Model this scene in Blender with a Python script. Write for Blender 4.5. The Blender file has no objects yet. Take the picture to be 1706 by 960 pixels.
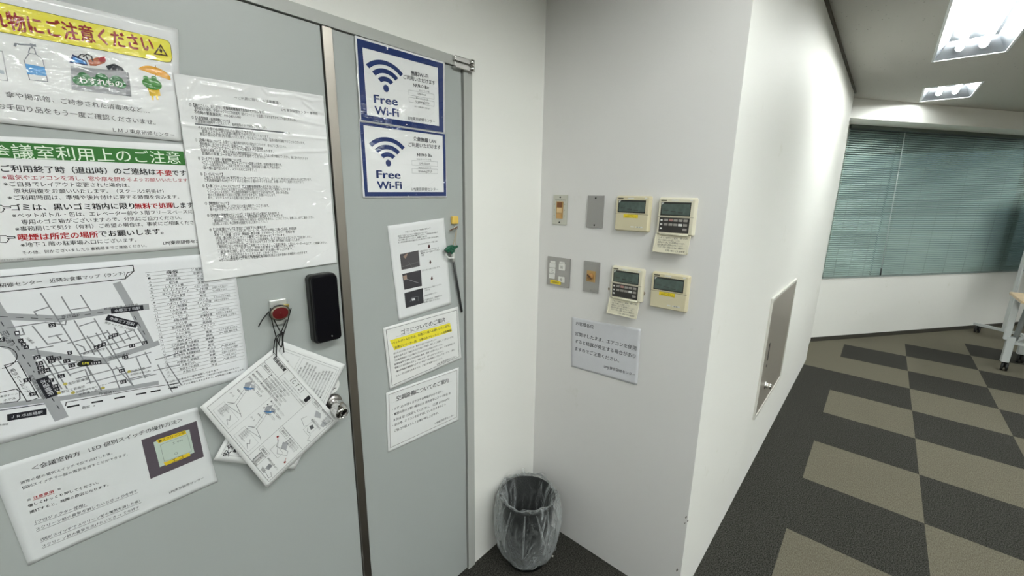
import bpy, bmesh, math, random
from mathutils import Vector, Matrix
random.seed(7)
scene = bpy.context.scene
COL = scene.collection

# ------------------------------------------------------------------ camera, sky, exposure
CAM_H = 1.549
FPX = 689.11
YAW, PITCH, ROLL = math.radians(41.560), math.radians(-12.679), math.radians(0.844)
_f = Vector((math.cos(YAW) * math.cos(PITCH), math.sin(YAW) * math.cos(PITCH), math.sin(PITCH)))
_r0 = Vector((math.sin(YAW), -math.cos(YAW), 0)); _u0 = _r0.cross(_f)
_r = _r0 * math.cos(ROLL) + _u0 * math.sin(ROLL)
_u = _u0 * math.cos(ROLL) - _r0 * math.sin(ROLL)
cam = bpy.data.cameras.new('camera'); cam_ob = bpy.data.objects.new('camera', cam); COL.objects.link(cam_ob)
cam.sensor_fit = 'HORIZONTAL'; cam.sensor_width = 36.0; cam.lens = 36.0 * FPX / 1706.0
cam.clip_start = 0.02; cam.clip_end = 200
cam_ob.matrix_world = Matrix(((_r.x, _u.x, -_f.x, 0), (_r.y, _u.y, -_f.y, 0), (_r.z, _u.z, -_f.z, CAM_H), (0, 0, 0, 1)))
scene.camera = cam_ob

world = bpy.data.worlds.new('daylight'); scene.world = world; world.use_nodes = True
bg = world.node_tree.nodes['Background']; bg.inputs[0].default_value = (0.50, 0.70, 0.74, 1); bg.inputs[1].default_value = 0.16
TUBE_POWER = 43.0
scene.view_settings.view_transform = 'Standard'; scene.view_settings.look = 'None'
scene.view_settings.gamma = 1.0; scene.view_settings.exposure = 0.60
scene.view_settings.use_curve_mapping = False
try:
    scene.cycles.use_denoising = True; scene.cycles.max_bounces = 10; scene.cycles.diffuse_bounces = 6
    scene.cycles.transparent_max_bounces = 24; scene.cycles.sample_clamp_indirect = 6.0
except Exception: pass

# the main planes of the room (metres; the camera stands over the origin)
YA = 1.088      # door wall
XB = 1.400      # switch wall
YC = 0.367      # long white wall
ZC = 2.453      # ceiling
XCE = 4.81      # end of the long white wall
YR = 0.412      # set-back stretch of wall behind its end
DC = Vector((5.501, 0.412, 0)); DD = Vector((0.816, -0.578, 0)).normalized(); DN = Vector((-DD.y * -1 * -1, 0, 0))
DN = Vector((DD.y, -DD.x, 0))          # from the window wall into the room

def ray(x, y): return _f + _r * ((x - 853) / FPX) - _u * ((y - 480) / FPX)
def onA(x, y, off=0.0):
    d = ray(x, y); t = (YA - off) / d.y; return (d.x * t, d.z * t + CAM_H)
def onB(x, y, off=0.0):
    d = ray(x, y); t = (XB - off) / d.x; return (-d.y * t, d.z * t + CAM_H)
# regions of the photograph that were measured: origin and scale
K = {'p': (0, 0, 1), 'k1': (0, 0, 4), 'k2': (0, 220, 4.365), 'k3': (280, 110, 2.667), 'k4': (0, 430, 3.312), 'k5': (220, 430, 3.84),
     'k6': (0, 680, 3.692), 'k7': (320, 560, 3.693), 'k8': (570, 40, 3.2), 'k9': (620, 340, 4.8), 'k10': (630, 500, 3.692),
     'k11': (900, 310, 4.174), 'k12': (930, 510, 6.857), 'k13': (420, 560, 6.0), 'k14': (330, 700, 8.0), 'k15': (430, 480, 8.0)}
def kp(k, x, y):
    a, b, s = K[k]; return (a + x / s, b + y / s)
def kA(k, x, y, off=0.0): return onA(*kp(k, x, y), off)
def kB(k, x, y, off=0.0): return onB(*kp(k, x, y), off)

# ------------------------------------------------------------------ materials
def lin(c): 
    c = c / 255.0
    return c / 12.92 if c <= 0.04045 else ((c + 0.055) / 1.055) ** 2.4
def rgb(*c): return (lin(c[0]), lin(c[1]), lin(c[2]), 1)
_M = {}
def mat(name, color, rough=0.5, metal=0.0, spec=0.5, bump=0.0, bscale=200.0, coat=0.0, vary=0.0, vscale=3.0, alpha=1.0, emit=None, bdist=0.001, brushed=None):
    if name in _M: return _M[name]
    m = bpy.data.materials.new(name); m.use_nodes = True; nt = m.node_tree; b = nt.nodes['Principled BSDF']
    b.inputs['Base Color'].default_value = color; b.inputs['Roughness'].default_value = rough; b.inputs['Metallic'].default_value = metal
    b.inputs['Specular IOR Level'].default_value = spec; b.inputs['Coat Weight'].default_value = coat; b.inputs['Coat Roughness'].default_value = 0.06
    b.inputs['Alpha'].default_value = alpha
    if emit: b.inputs['Emission Color'].default_value = emit[0]; b.inputs['Emission Strength'].default_value = emit[1]
    tc = nt.nodes.new('ShaderNodeTexCoord')
    if bump:
        n = nt.nodes.new('ShaderNodeTexNoise'); n.inputs['Scale'].default_value = bscale; n.inputs['Detail'].default_value = 3
        src = tc.outputs['Object']
        if brushed:
            mp = nt.nodes.new('ShaderNodeMapping'); mp.inputs['Scale'].default_value = brushed; nt.links.new(src, mp.inputs[0]); src = mp.outputs[0]
        nt.links.new(src, n.inputs['Vector'])
        bp = nt.nodes.new('ShaderNodeBump'); bp.inputs['Strength'].default_value = bump; bp.inputs['Distance'].default_value = bdist
        nt.links.new(n.outputs['Fac'], bp.inputs['Height']); nt.links.new(bp.outputs[0], b.inputs['Normal'])
        if coat: nt.links.new(bp.outputs[0], b.inputs['Coat Normal'])
    if vary:
        n2 = nt.nodes.new('ShaderNodeTexNoise'); n2.inputs['Scale'].default_value = vscale; n2.inputs['Detail'].default_value = 5
        nt.links.new(tc.outputs['Object'], n2.inputs['Vector'])
        r = nt.nodes.new('ShaderNodeMapRange'); r.inputs['From Min'].default_value = 0.3; r.inputs['From Max'].default_value = 0.7
        r.inputs['To Min'].default_value = 1 - vary; r.inputs['To Max'].default_value = 1 + vary * 0.3
        nt.links.new(n2.outputs['Fac'], r.inputs['Value'])
        mx = nt.nodes.new('ShaderNodeMix'); mx.data_type = 'RGBA'; mx.blend_type = 'MULTIPLY'; mx.inputs['Factor'].default_value = 1
        mx.inputs['A'].default_value = color; nt.links.new(r.outputs[0], mx.inputs['B']); nt.links.new(mx.outputs['Result'], b.inputs['Base Color'])
    _M[name] = m; return m

def wall_mat(name, color, stains=0.0):
    m = mat(name, color, rough=0.55, bump=0.25, bscale=350, bdist=0.0006)
    nt = m.node_tree; b = nt.nodes['Principled BSDF']
    tc = nt.nodes.new('ShaderNodeTexCoord'); n = nt.nodes.new('ShaderNodeTexNoise'); n.inputs['Scale'].default_value = 5; n.inputs['Detail'].default_value = 8; n.inputs['Roughness'].default_value = 0.7
    nt.links.new(tc.outputs['Object'], n.inputs['Vector'])
    r = nt.nodes.new('ShaderNodeValToRGB'); r.color_ramp.elements[0].position = 0.26; r.color_ramp.elements[1].position = 0.36
    k = 1 - stains
    r.color_ramp.elements[0].color = (color[0] * k, color[1] * k, color[2] * k * 0.95, 1); r.color_ramp.elements[1].color = color
    nt.links.new(n.outputs['Fac'], r.inputs[0]); nt.links.new(r.outputs[0], b.inputs['Base Color'])
    return m
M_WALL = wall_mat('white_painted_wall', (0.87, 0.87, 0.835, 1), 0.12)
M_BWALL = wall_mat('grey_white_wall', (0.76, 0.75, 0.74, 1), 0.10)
M_CEIL = mat('pinhole_ceiling_board', (0.44, 0.435, 0.405, 1), rough=0.9, bump=0.3, bscale=500)
M_DOOR = mat('grey_painted_steel', rgb(166, 171, 169), rough=0.38, bump=0.12, bscale=450, bdist=0.0004)
M_FRAME = mat('grey_painted_frame', rgb(176, 178, 174), rough=0.4)
M_DARK = mat('dark_gap', (0.012, 0.012, 0.012, 1), rough=0.9)
M_BASE = mat('dark_vinyl_baseboard', rgb(62, 60, 54), rough=0.5)
M_STEEL = mat('brushed_stainless', (0.40, 0.37, 0.33, 1), rough=0.34, metal=1.0)
M_STEELD = mat('dull_stainless_plate', (0.42, 0.41, 0.40, 1), rough=0.42, metal=0.85, bump=0.1, bscale=60, brushed=(1, 1, 40), bdist=0.0004)
M_CHROME = mat('chrome', (0.78, 0.77, 0.76, 1), rough=0.10, metal=1.0)
M_BLACKP = mat('black_plastic', (0.006, 0.006, 0.006, 1), rough=0.32, spec=0.3)
M_BLACKG = mat('black_gloss', (0.003, 0.003, 0.005, 1), rough=0.12, spec=0.25)
M_IVORY = mat('ivory_plastic', rgb(212, 203, 172), rough=0.42)
M_IVORYP = mat('pale_ivory_plastic', rgb(222, 217, 196), rough=0.42)
M_LCD = mat('lcd_glass', rgb(82, 96, 90), rough=0.18, vary=0.25, vscale=60)
M_LCDF = mat('lcd_surround', rgb(28, 29, 26), rough=0.3)
M_YEL = mat('yellow_label', rgb(232, 206, 40), rough=0.5)
M_WHITEP = mat('white_plastic', rgb(226, 226, 222), rough=0.4)
M_AMBER = mat('amber_plastic', rgb(184, 150, 96), rough=0.35)
M_TUBE = mat('fluorescent_tube', (1, 1, 1, 1), emit=((0.97, 1.0, 0.95, 1), TUBE_POWER))
M_REFL = mat('white_enamel', (0.80, 0.82, 0.84, 1), rough=0.3)
M_MIRR = mat('bright_aluminium_reflector', (0.42, 0.45, 0.49, 1), rough=0.33, metal=1.0)
M_WSTEEL = mat('white_enamel_steel', rgb(196, 200, 200), rough=0.35)
M_BEECH = mat('beech_laminate', rgb(206, 182, 146), rough=0.4, vary=0.1, vscale=8)
M_RUBBER = mat('black_rubber', (0.012, 0.012, 0.012, 1), rough=0.6)
M_SLAT = mat('pale_green_slat', rgb(170, 190, 184), rough=0.35, spec=0.5)
M_CORD = mat('black_cord', (0.008, 0.008, 0.008, 1), rough=0.8)

def carpet():
    m = bpy.data.materials.new('checker_carpet_tiles'); m.use_nodes = True; nt = m.node_tree; b = nt.nodes['Principled BSDF']; L = nt.links
    geo = nt.nodes.new('ShaderNodeNewGeometry'); sep = nt.nodes.new('ShaderNodeSeparateXYZ'); L.new(geo.outputs['Position'], sep.inputs[0])
    def mth(op, a, bb=None):
        n = nt.nodes.new('ShaderNodeMath'); n.operation = op
        for i, v in enumerate((a, bb)):
            if v is None: continue
            if isinstance(v, (int, float)): n.inputs[i].default_value = v
            else: L.new(v, n.inputs[i])
        return n.outputs[0]
    k = mth('FLOOR', mth('DIVIDE', mth('SUBTRACT', 6.1588, sep.outputs['X']), 0.5))
    j = mth('FLOOR', mth('DIVIDE', mth('SUBTRACT', 0.1215, sep.outputs['Y']), 0.5))
    s = mth('ADD', k, j)
    odd = mth('GREATER_THAN', mth('FLOORED_MODULO', s, 2.0), 0.5)
    inside = mth('MULTIPLY', mth('MULTIPLY', odd, mth('GREATER_THAN', s, 0.5)), mth('GREATER_THAN', j, -0.5))
    border = mth('MULTIPLY', mth('LESS_THAN', j, -0.5), mth('GREATER_THAN', k, 2.5))
    dark = mth('MAXIMUM', inside, border)
    mp = nt.nodes.new('ShaderNodeMapping'); L.new(geo.outputs['Position'], mp.inputs[0]); mp.inputs['Scale'].default_value = (90, 330, 90)
    n1 = nt.nodes.new('ShaderNodeTexNoise'); n1.inputs['Scale'].default_value = 1.0; n1.inputs['Detail'].default_value = 4; n1.inputs['Roughness'].default_value = 0.75; L.new(mp.outputs[0], n1.inputs['Vector'])
    mp2 = nt.nodes.new('ShaderNodeMapping'); L.new(geo.outputs['Position'], mp2.inputs[0]); mp2.inputs['Scale'].default_value = (170, 230, 170)
    n2 = nt.nodes.new('ShaderNodeTexNoise'); n2.inputs['Detail'].default_value = 3; n2.inputs['Scale'].default_value = 1.0; L.new(mp2.outputs[0], n2.inputs['Vector'])
    r1 = nt.nodes.new('ShaderNodeValToRGB'); r1.color_ramp.elements[0].position = 0.36; r1.color_ramp.elements[0].color = (0.080, 0.072, 0.052, 1)
    r1.color_ramp.elements[1].position = 0.66; r1.color_ramp.elements[1].color = (0.185, 0.170, 0.130, 1); L.new(n1.outputs['Fac'], r1.inputs[0])
    r2 = nt.nodes.new('ShaderNodeValToRGB'); r2.color_ramp.elements[0].position = 0.38; r2.color_ramp.elements[0].color = (0.014, 0.0135, 0.0115, 1)
    r2.color_ramp.elements[1].position = 0.68; r2.color_ramp.elements[1].color = (0.072, 0.070, 0.061, 1); L.new(n2.outputs['Fac'], r2.inputs[0])
    mx = nt.nodes.new('ShaderNodeMix'); mx.data_type = 'RGBA'; L.new(dark, mx.inputs['Factor']); L.new(r1.outputs[0], mx.inputs['A']); L.new(r2.outputs[0], mx.inputs['B'])
    L.new(mx.outputs['Result'], b.inputs['Base Color']); b.inputs['Roughness'].default_value = 0.95; b.inputs['Specular IOR Level'].default_value = 0.1
    bp = nt.nodes.new('ShaderNodeBump'); bp.inputs['Strength'].default_value = 0.35; bp.inputs['Distance'].default_value = 0.003
    L.new(n2.outputs['Fac'], bp.inputs['Height']); L.new(bp.outputs[0], b.inputs['Normal'])
    return m
M_CARPET = carpet()

# ------------------------------------------------------------------ mesh helpers
class MB:
    def __init__(s): s.v = []; s.f = []; s.mi = []; s.mats = []; s.sm = []
    def _m(s, m):
        if m not in s.mats: s.mats.append(m)
        return s.mats.index(m)
    def add(s, vs, fs, m, smooth=False):
        o = len(s.v); i = s._m(m); s.v += [tuple(p) for p in vs]
        for f in fs: s.f.append(tuple(o + q for q in f)); s.mi.append(i); s.sm.append(smooth)
        return s
    def box(s, x0, x1, y0, y1, z0, z1, m, bev=0.0, rot=None):
        x0, x1 = min(x0, x1), max(x0, x1); y0, y1 = min(y0, y1), max(y0, y1); z0, z1 = min(z0, z1), max(z0, z1)
        if not bev:
            vs = [(x, y, z) for z in (z0, z1) for y in (y0, y1) for x in (x0, x1)]
            fs = [(0, 2, 3, 1), (4, 5, 7, 6), (0, 1, 5, 4), (2, 6, 7, 3), (0, 4, 6, 2), (1, 3, 7, 5)]
        else:
            bm = bmesh.new(); bmesh.ops.create_cube(bm, size=1)
            for q in bm.verts: q.co = Vector(((x0 + x1) / 2 + q.co.x * (x1 - x0), (y0 + y1) / 2 + q.co.y * (y1 - y0), (z0 + z1) / 2 + q.co.z * (z1 - z0)))
            bmesh.ops.bevel(bm, geom=bm.edges[:], offset=bev, segments=2, affect='EDGES', profile=0.5)
            bm.verts.index_update(); vs = [q.co.copy() for q in bm.verts]; fs = [[q.index for q in f.verts] for f in bm.faces]; bm.free()
        if rot: vs = [rot @ Vector(p) for p in vs]
        return s.add(vs, fs, m)
    def prism(s, poly, origin, ax, ay, az, depth, m, smooth=False):
        """poly in (ax, ay) extruded by depth along az"""
        n = len(poly); O = Vector(origin); ax, ay, az = Vector(ax), Vector(ay), Vector(az)
        vs = [O + ax * p[0] + ay * p[1] for p in poly] + [O + ax * p[0] + ay * p[1] + az * depth for p in poly]
        fs = [tuple(range(n))[::-1], tuple(range(n, 2 * n))] + [(i, (i + 1) % n, n + (i + 1) % n, n + i) for i in range(n)]
        return s.add(vs, fs, m, smooth)
    def lathe(s, prof, origin, axis, m, seg=32, smooth=True, wob=None, caps=True):
        """prof: (radius, height) pairs along axis"""
        A = Vector(axis).normalized(); t = Vector((0, 0, 1)) if abs(A.z) < 0.9 else Vector((1, 0, 0)); U = A.cross(t).normalized(); W = A.cross(U); O = Vector(origin)
        vs = []
        for i, (r, h) in enumerate(prof):
            for k in range(seg):
                a = 2 * math.pi * k / seg; rr, hh = (r, h) if not wob else wob(r, h, a, i)
                vs.append(O + A * hh + (U * math.cos(a) + W * math.sin(a)) * rr)
        fs = [(i * seg + k, i * seg + (k + 1) % seg, (i + 1) * seg + (k + 1) % seg, (i + 1) * seg + k) for i in range(len(prof) - 1) for k in range(seg)]
        if caps: fs += [tuple(range(seg))[::-1], tuple(range((len(prof) - 1) * seg, len(prof) * seg))]
        return s.add(vs, fs, m, smooth)
    def tube(s, pts, r, m, seg=8, smooth=True, closed=False):
        pts = [Vector(p) for p in pts]; n = len(pts); rings = []; prev = None
        for i, p in enumerate(pts):
            d = (pts[min(i + 1, n - 1)] - pts[max(i - 1, 0)]).normalized()
            u = (prev - d * prev.dot(d)) if prev is not None else d.cross(Vector((0.31, 0.2, 0.93)))
            if u.length < 1e-6: u = d.cross(Vector((1, 0, 0)))
            u.normalize(); prev = u; w = d.cross(u)
            rr = r[i] if isinstance(r, (list, tuple)) else r
            rings += [p + (u * math.cos(2 * math.pi * k / seg) + w * math.sin(2 * math.pi * k / seg)) * rr for k in range(seg)]
        fs = [(i * seg + k, i * seg + (k + 1) % seg, (i + 1) * seg + (k + 1) % seg, (i + 1) * seg + k) for i in range(n - 1) for k in range(seg)]
        fs += [tuple(range(seg))[::-1], tuple(range((n - 1) * seg, n * seg))]
        return s.add(rings, fs, m, smooth)
    def build(s, name, parent=None, origin=None):
        me = bpy.data.meshes.new(name)
        o = Vector(origin) if origin is not None else (Vector(parent['_o']) if parent is not None and '_o' in parent else Vector((0, 0, 0)))
        me.from_pydata([(Vector(p) - o)[:] for p in s.v], [], s.f); 
        for m in s.mats: me.materials.append(m)
        me.polygons.foreach_set('material_index', s.mi); me.polygons.foreach_set('use_smooth', s.sm); me.update()
        ob = bpy.data.objects.new(name, me); COL.objects.link(ob)
        if parent is not None: ob.parent = parent; ob['_o'] = o[:]
        else: ob.location = o; ob['_o'] = o[:]
        return ob
def smoothpath(pts, n=6):
    P = [Vector(p) for p in pts]; out = []
    for i in range(len(P) - 1):
        a, b, c, d = P[max(i - 1, 0)], P[i], P[i + 1], P[min(i + 2, len(P) - 1)]
        for k in range(n):
            t = k / n; out.append(0.5 * ((2 * b) + (c - a) * t + (2 * a - 5 * b + 4 * c - d) * t * t + (3 * b - a - 3 * c + d) * t ** 3))
    out.append(P[-1]); return out
def tag(o, label=None, cat=None, group=None, kind=None):
    if label: o['label'] = label
    if cat: o['category'] = cat
    if group: o['group'] = group
    if kind: o['kind'] = kind
    return o
def thing(name, loc, label, cat, group=None):
    o = bpy.data.objects.new(name, None); COL.objects.link(o); o.location = loc; o['_o'] = tuple(loc); o.empty_display_size = 0.05
    return tag(o, label, cat, group)
def structure(o): o['kind'] = 'structure'; return o

# ------------------------------------------------------------------ the room shell
XMIN, YMIN, XMAX = -5.0, -6.2, 10.6
T = 0.12
structure(MB().add([(XMIN, YMIN, 0), (XMAX + 1, YMIN, 0), (XMAX + 1, YA + 0.02, 0), (XMIN, YA + 0.02, 0), (XMIN, YMIN, -0.1), (XMAX + 1, YMIN, -0.1), (XMAX + 1, YA + 0.02, -0.1), (XMIN, YA + 0.02, -0.1)],
    [(0, 1, 2, 3), (7, 6, 5, 4), (0, 4, 5, 1), (1, 5, 6, 2), (2, 6, 7, 3), (3, 7, 4, 0)], M_CARPET).build('floor'))
# ceiling with openings for the recessed lights
FW = 0.312
LIGHTS = [(x, 1.25, y) for y in (-2.33, -4.43) for x in (-2.40, -0.28, 1.84, 3.96)] + [(2.84, 1.25, -0.232), (-0.02, 1.25, -0.36), (-2.16, 1.25, -0.36), (4.98, 0.63, -0.232), (6.30, 1.25, -2.33)]
def ceiling():
    xs = sorted({XMIN, XMAX + 1, *[l[0] for l in LIGHTS], *[l[0] + l[1] for l in LIGHTS]}); ys = sorted({YMIN, YA + 0.02, *[l[2] - FW / 2 for l in LIGHTS], *[l[2] + FW / 2 for l in LIGHTS]})
    mb = MB()
    for i in range(len(xs) - 1):
        for j in range(len(ys) - 1):
            cx, cy = (xs[i] + xs[i + 1]) / 2, (ys[j] + ys[j + 1]) / 2
            if any(l[0] < cx < l[0] + l[1] and abs(cy - l[2]) < FW / 2 for l in LIGHTS): continue
            mb.add([(xs[i], ys[j], ZC), (xs[i + 1], ys[j], ZC), (xs[i + 1], ys[j + 1], ZC), (xs[i], ys[j + 1], ZC)], [(3, 2, 1, 0)], M_CEIL)
    mb.add([(XMIN, YMIN, ZC + 0.2), (XMAX + 1, YMIN, ZC + 0.2), (XMAX + 1, YA, ZC + 0.2), (XMIN, YA, ZC + 0.2)], [(3, 2, 1, 0)], M_DARK)
    o = mb.build('ceiling'); bm = bmesh.new(); bm.from_mesh(o.data); bmesh.ops.remove_doubles(bm, verts=bm.verts, dist=1e-4); bm.to_mesh(o.data); bm.free()
    nt = M_CEIL.node_tree; b = nt.nodes['Principled BSDF']; tc = nt.nodes.new('ShaderNodeTexCoord'); vo = nt.nodes.new('ShaderNodeTexVoronoi'); vo.inputs['Scale'].default_value = 26
    nt.links.new(tc.outputs['Object'], vo.inputs['Vector']); r = nt.nodes.new('ShaderNodeValToRGB'); r.color_ramp.elements[0].position = 0.07; r.color_ramp.elements[1].position = 0.10
    r.color_ramp.elements[0].color = (0.20, 0.195, 0.18, 1); r.color_ramp.elements[1].color = (0.44, 0.435, 0.405, 1)
    nt.links.new(vo.outputs['Distance'], r.inputs[0]); nt.links.new(r.outputs[0], b.inputs['Base Color'])
    return structure(o)
ceiling()
# door wall: pieces around the door opening
FX0, FX1, FZ = -0.43, 1.008, 1.971      # frame, outer
mb = MB().box(XMIN, FX0, YA, YA + T, 0, ZC, M_WALL).box(FX1, XB + T, YA, YA + T, 0, ZC, M_WALL).box(FX0, FX1, YA, YA + T, FZ, ZC, M_WALL)
structure(mb.build('wall_left'))
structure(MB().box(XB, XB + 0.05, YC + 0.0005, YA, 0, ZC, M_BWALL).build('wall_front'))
structure(MB().box(XB + 0.0006, XCE, YC, YC + 0.3, 0, ZC, M_WALL).box(XCE, 5.75, YR, YR + 0.25, 0, ZC, M_WALL).build('wall_right'))
structure(MB().box(XB + 0.002, XCE, YC - 0.012, YC, ZC - 0.013, ZC, mat('dark_ceiling_edge', rgb(70, 62, 48), rough=0.6)).build('trim_1'))
structure(MB().box(XMIN - T, XMIN, YMIN, YA + T, 0, ZC, M_WALL).build('wall_rear'))
structure(MB().box(XMIN, XMAX + 1, YMIN - T, YMIN, 0, ZC, M_WALL).build('wall_far'))
structure(MB().box(XMAX, XMAX + T, YMIN, -3.0, 0, ZC, M_WALL).build('wall_end'))
# window wall (runs away at an angle)
WZ0, WZ1, WS1, DLEN = 0.712, 2.283, 4.6, 6.3
def Dp(s, off, z): p = DC + DD * s + DN * off; return (p.x, p.y, z)
def Dbox(mb, s0, s1, o0, o1, z0, z1, m):
    vs = [Dp(s, o, z) for z in (z0, z1) for o in (o0, o1) for s in (s0, s1)]
    return mb.add(vs, [(0, 2, 3, 1), (4, 5, 7, 6), (0, 1, 5, 4), (2, 6, 7, 3), (0, 4, 6, 2), (1, 3, 7, 5)], m)
mb = MB(); Dbox(mb, -0.25, DLEN, 0, -0.2, 0, WZ0, M_WALL); Dbox(mb, -0.25, DLEN, 0, -0.2, WZ1, ZC, M_WALL); Dbox(mb, WS1, DLEN, 0, -0.2, WZ0, WZ1, M_WALL); Dbox(mb, -0.25, 0.0, 0, -0.2, WZ0, WZ1, M_WALL)
structure(mb.build('wall_back'))
mb = MB(); Dbox(mb, -0.4, DLEN, 0.27, 0.0, WZ1, ZC, M_WALL); structure(mb.build('beam'))
mb = MB(); Dbox(mb, 0.0, DLEN, 0.008, 0.0, 0, 0.046, M_BASE); structure(mb.build('baseboard_back'))
mb = MB()
M_ALU = mat('aluminium_window_frame', rgb(120, 124, 122), rough=0.4, metal=0.6)
for s0, s1, z0, z1 in ((0, WS1, WZ0, WZ0 + 0.05), (0, WS1, WZ1 - 0.05, WZ1), (0, 0.05, WZ0, WZ1), (WS1 - 0.05, WS1, WZ0, WZ1), (2.9, 2.96, WZ0, WZ1)):
    Dbox(mb, s0, s1, -0.10, -0.16, z0, z1, M_ALU)
win = structure(mb.build('window_1'))
gl = bpy.data.materials.new('window_glass'); gl.use_nodes = True; b = gl.node_tree.nodes['Principled BSDF']; b.inputs['Transmission Weight'].default_value = 1; b.inputs['Roughness'].default_value = 0; b.inputs['IOR'].default_value = 1.02; b.inputs['Base Color'].default_value = (0.85, 0.95, 0.93, 1)
mb = MB(); Dbox(mb, 0.04, WS1 - 0.04, -0.126, -0.132, WZ0 + 0.04, WZ1 - 0.04, gl); mb.build('pane', win)

# ------------------------------------------------------------------ the double door
M_GAPL = M_DARK
mb = MB()
mb.box(FX0, FX0 + 0.036, YA - 0.006, YA + 0.1, 0, FZ, M_FRAME).box(FX1 - 0.036, FX1, YA - 0.006, YA + 0.1, 0, FZ, M_FRAME).box(FX0, FX1, YA - 0.0058, YA + 0.1, 1.943, FZ - 0.0002, M_FRAME)
mb.box(FX0, FX1, YA + 0.055, YA + 0.1, 0, 1.95, M_DARK)
structure(mb.build('trim_2'))
d1 = structure(MB().box(FX0 + 0.039, 0.5165, YA, YA + 0.04, 0.008, 1.9405, M_DOOR, bev=0.0015).build('door_1', origin=(0.0, YA, 0)))
d2 = structure(MB().box(0.545, 0.967, YA, YA + 0.04, 0.008, 1.9405, M_DOOR, bev=0.0015).build('door_2', origin=(0.7, YA, 0)))
MB().box(0.5185, 0.5430, YA - 0.006, YA + 0.03, 0.008, 1.9405, M_STEEL, bev=0.001).build('meeting_strip', d2)
# pivot hinge at the top corner of the narrow leaf
mb = MB()
for z0, z1 in ((1.9540, 1.9690), (1.9350, 1.9510)): mb.box(0.925, 0.992, YA - 0.020, YA - 0.0062 if z0 > 1.95 else YA, z0, z1, M_CHROME, bev=0.003)
for z0, z1 in ((1.9530, 1.9700), (1.9340, 1.9520)): mb.lathe([(0.002, z0), (0.0105, z0 + 0.002), (0.0105, z1 - 0.002), (0.002, z1)], (0.997, YA - 0.018, 0), (0, 0, 1), M_CHROME, seg=20)
mb.build('pivot_hinge', d2)
# knob with hollow front and turn button
kx, kz = kA('p', 555, 669)
ax = (0, -1, 0); kax = Vector((0, -1, -0.36)).normalized()
kn = MB().lathe([(0.001, 0), (0.0225, 0.0), (0.0225, 0.007), (0.0205, 0.011), (0.013, 0.014), (0.001, 0.014)], (kx, YA, kz), ax, mat('dull_steel_rose', (0.30, 0.29, 0.28, 1), rough=0.3, metal=1.0), seg=40, caps=False).build('knob_rose', d1)
kn = MB().lathe([(0.001, 0.004), (0.012, 0.006), (0.013, 0.014), (0.0185, 0.018), (0.0205, 0.022), (0.0205, 0.040), (0.0190, 0.050), (0.0172, 0.056), (0.0160, 0.0565), (0.0150, 0.054), (0.0135, 0.040), (0.010, 0.030), (0.001, 0.029)], (kx, YA, kz), kax, M_CHROME, seg=40, caps=False).build('door_knob', d1)
rk = Matrix.Translation(Vector((kx, YA, kz))) @ Matrix.Rotation(math.atan(0.36), 4, 'X') @ Matrix.Translation(-Vector((kx, YA, kz)))
MB().box(kx - 0.0022, kx + 0.0022, YA - 0.050, YA - 0.029, kz - 0.010, kz + 0.010, M_CHROME, bev=0.0012, rot=rk).build('turn_button', kn)
# square thumb turn plate with its red oval turn
a0, z1 = kA('k15', 130, 165); a1, z0 = kA('k15', 395, 455)
tt = MB().box(a0, a1, YA - 0.008, YA, z0, z1, mat('satin_plate', (0.70, 0.72, 0.70, 1), rough=0.38, metal=0.7), bev=0.002).build('thumb_turn_plate', d1)
ca, cz = kA('k15', 290, 330, 0.02)
M_RED = mat('dark_red_enamel', rgb(88, 17, 19), rough=0.65, spec=0.2, bump=0.5, bscale=120, bdist=0.002)
mb = MB().lathe([(0.0, 0.008), (0.010, 0.008), (0.010, 0.018)], (ca, YA, cz), ax, M_CHROME, caps=False)
def oval(r, h, a, i): return (r * (1 - 0.22 * abs(math.sin(a)) ** 2), h)
mb.lathe([(0.001, 0.018), (0.0215, 0.018), (0.0225, 0.021), (0.0215, 0.024), (0.018, 0.0245)], (ca, YA, cz), ax, mat('oval_rim', rgb(120, 112, 98), rough=0.35, metal=0.6), wob=oval, caps=False)
mb.lathe([(0.0185, 0.0238), (0.015, 0.0246), (0.001, 0.0248)], (ca, YA, cz), ax, M_RED, wob=oval, caps=False)
mb.build('red_oval_turn', d1)
MB().box(ca + 0.013, ca + 0.024, YA - 0.019, YA - 0.009, cz + 0.010, cz + 0.017, mat('brass', rgb(168, 150, 90), rough=0.35, metal=0.8), bev=0.001).build('brass_latch', d1)

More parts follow.
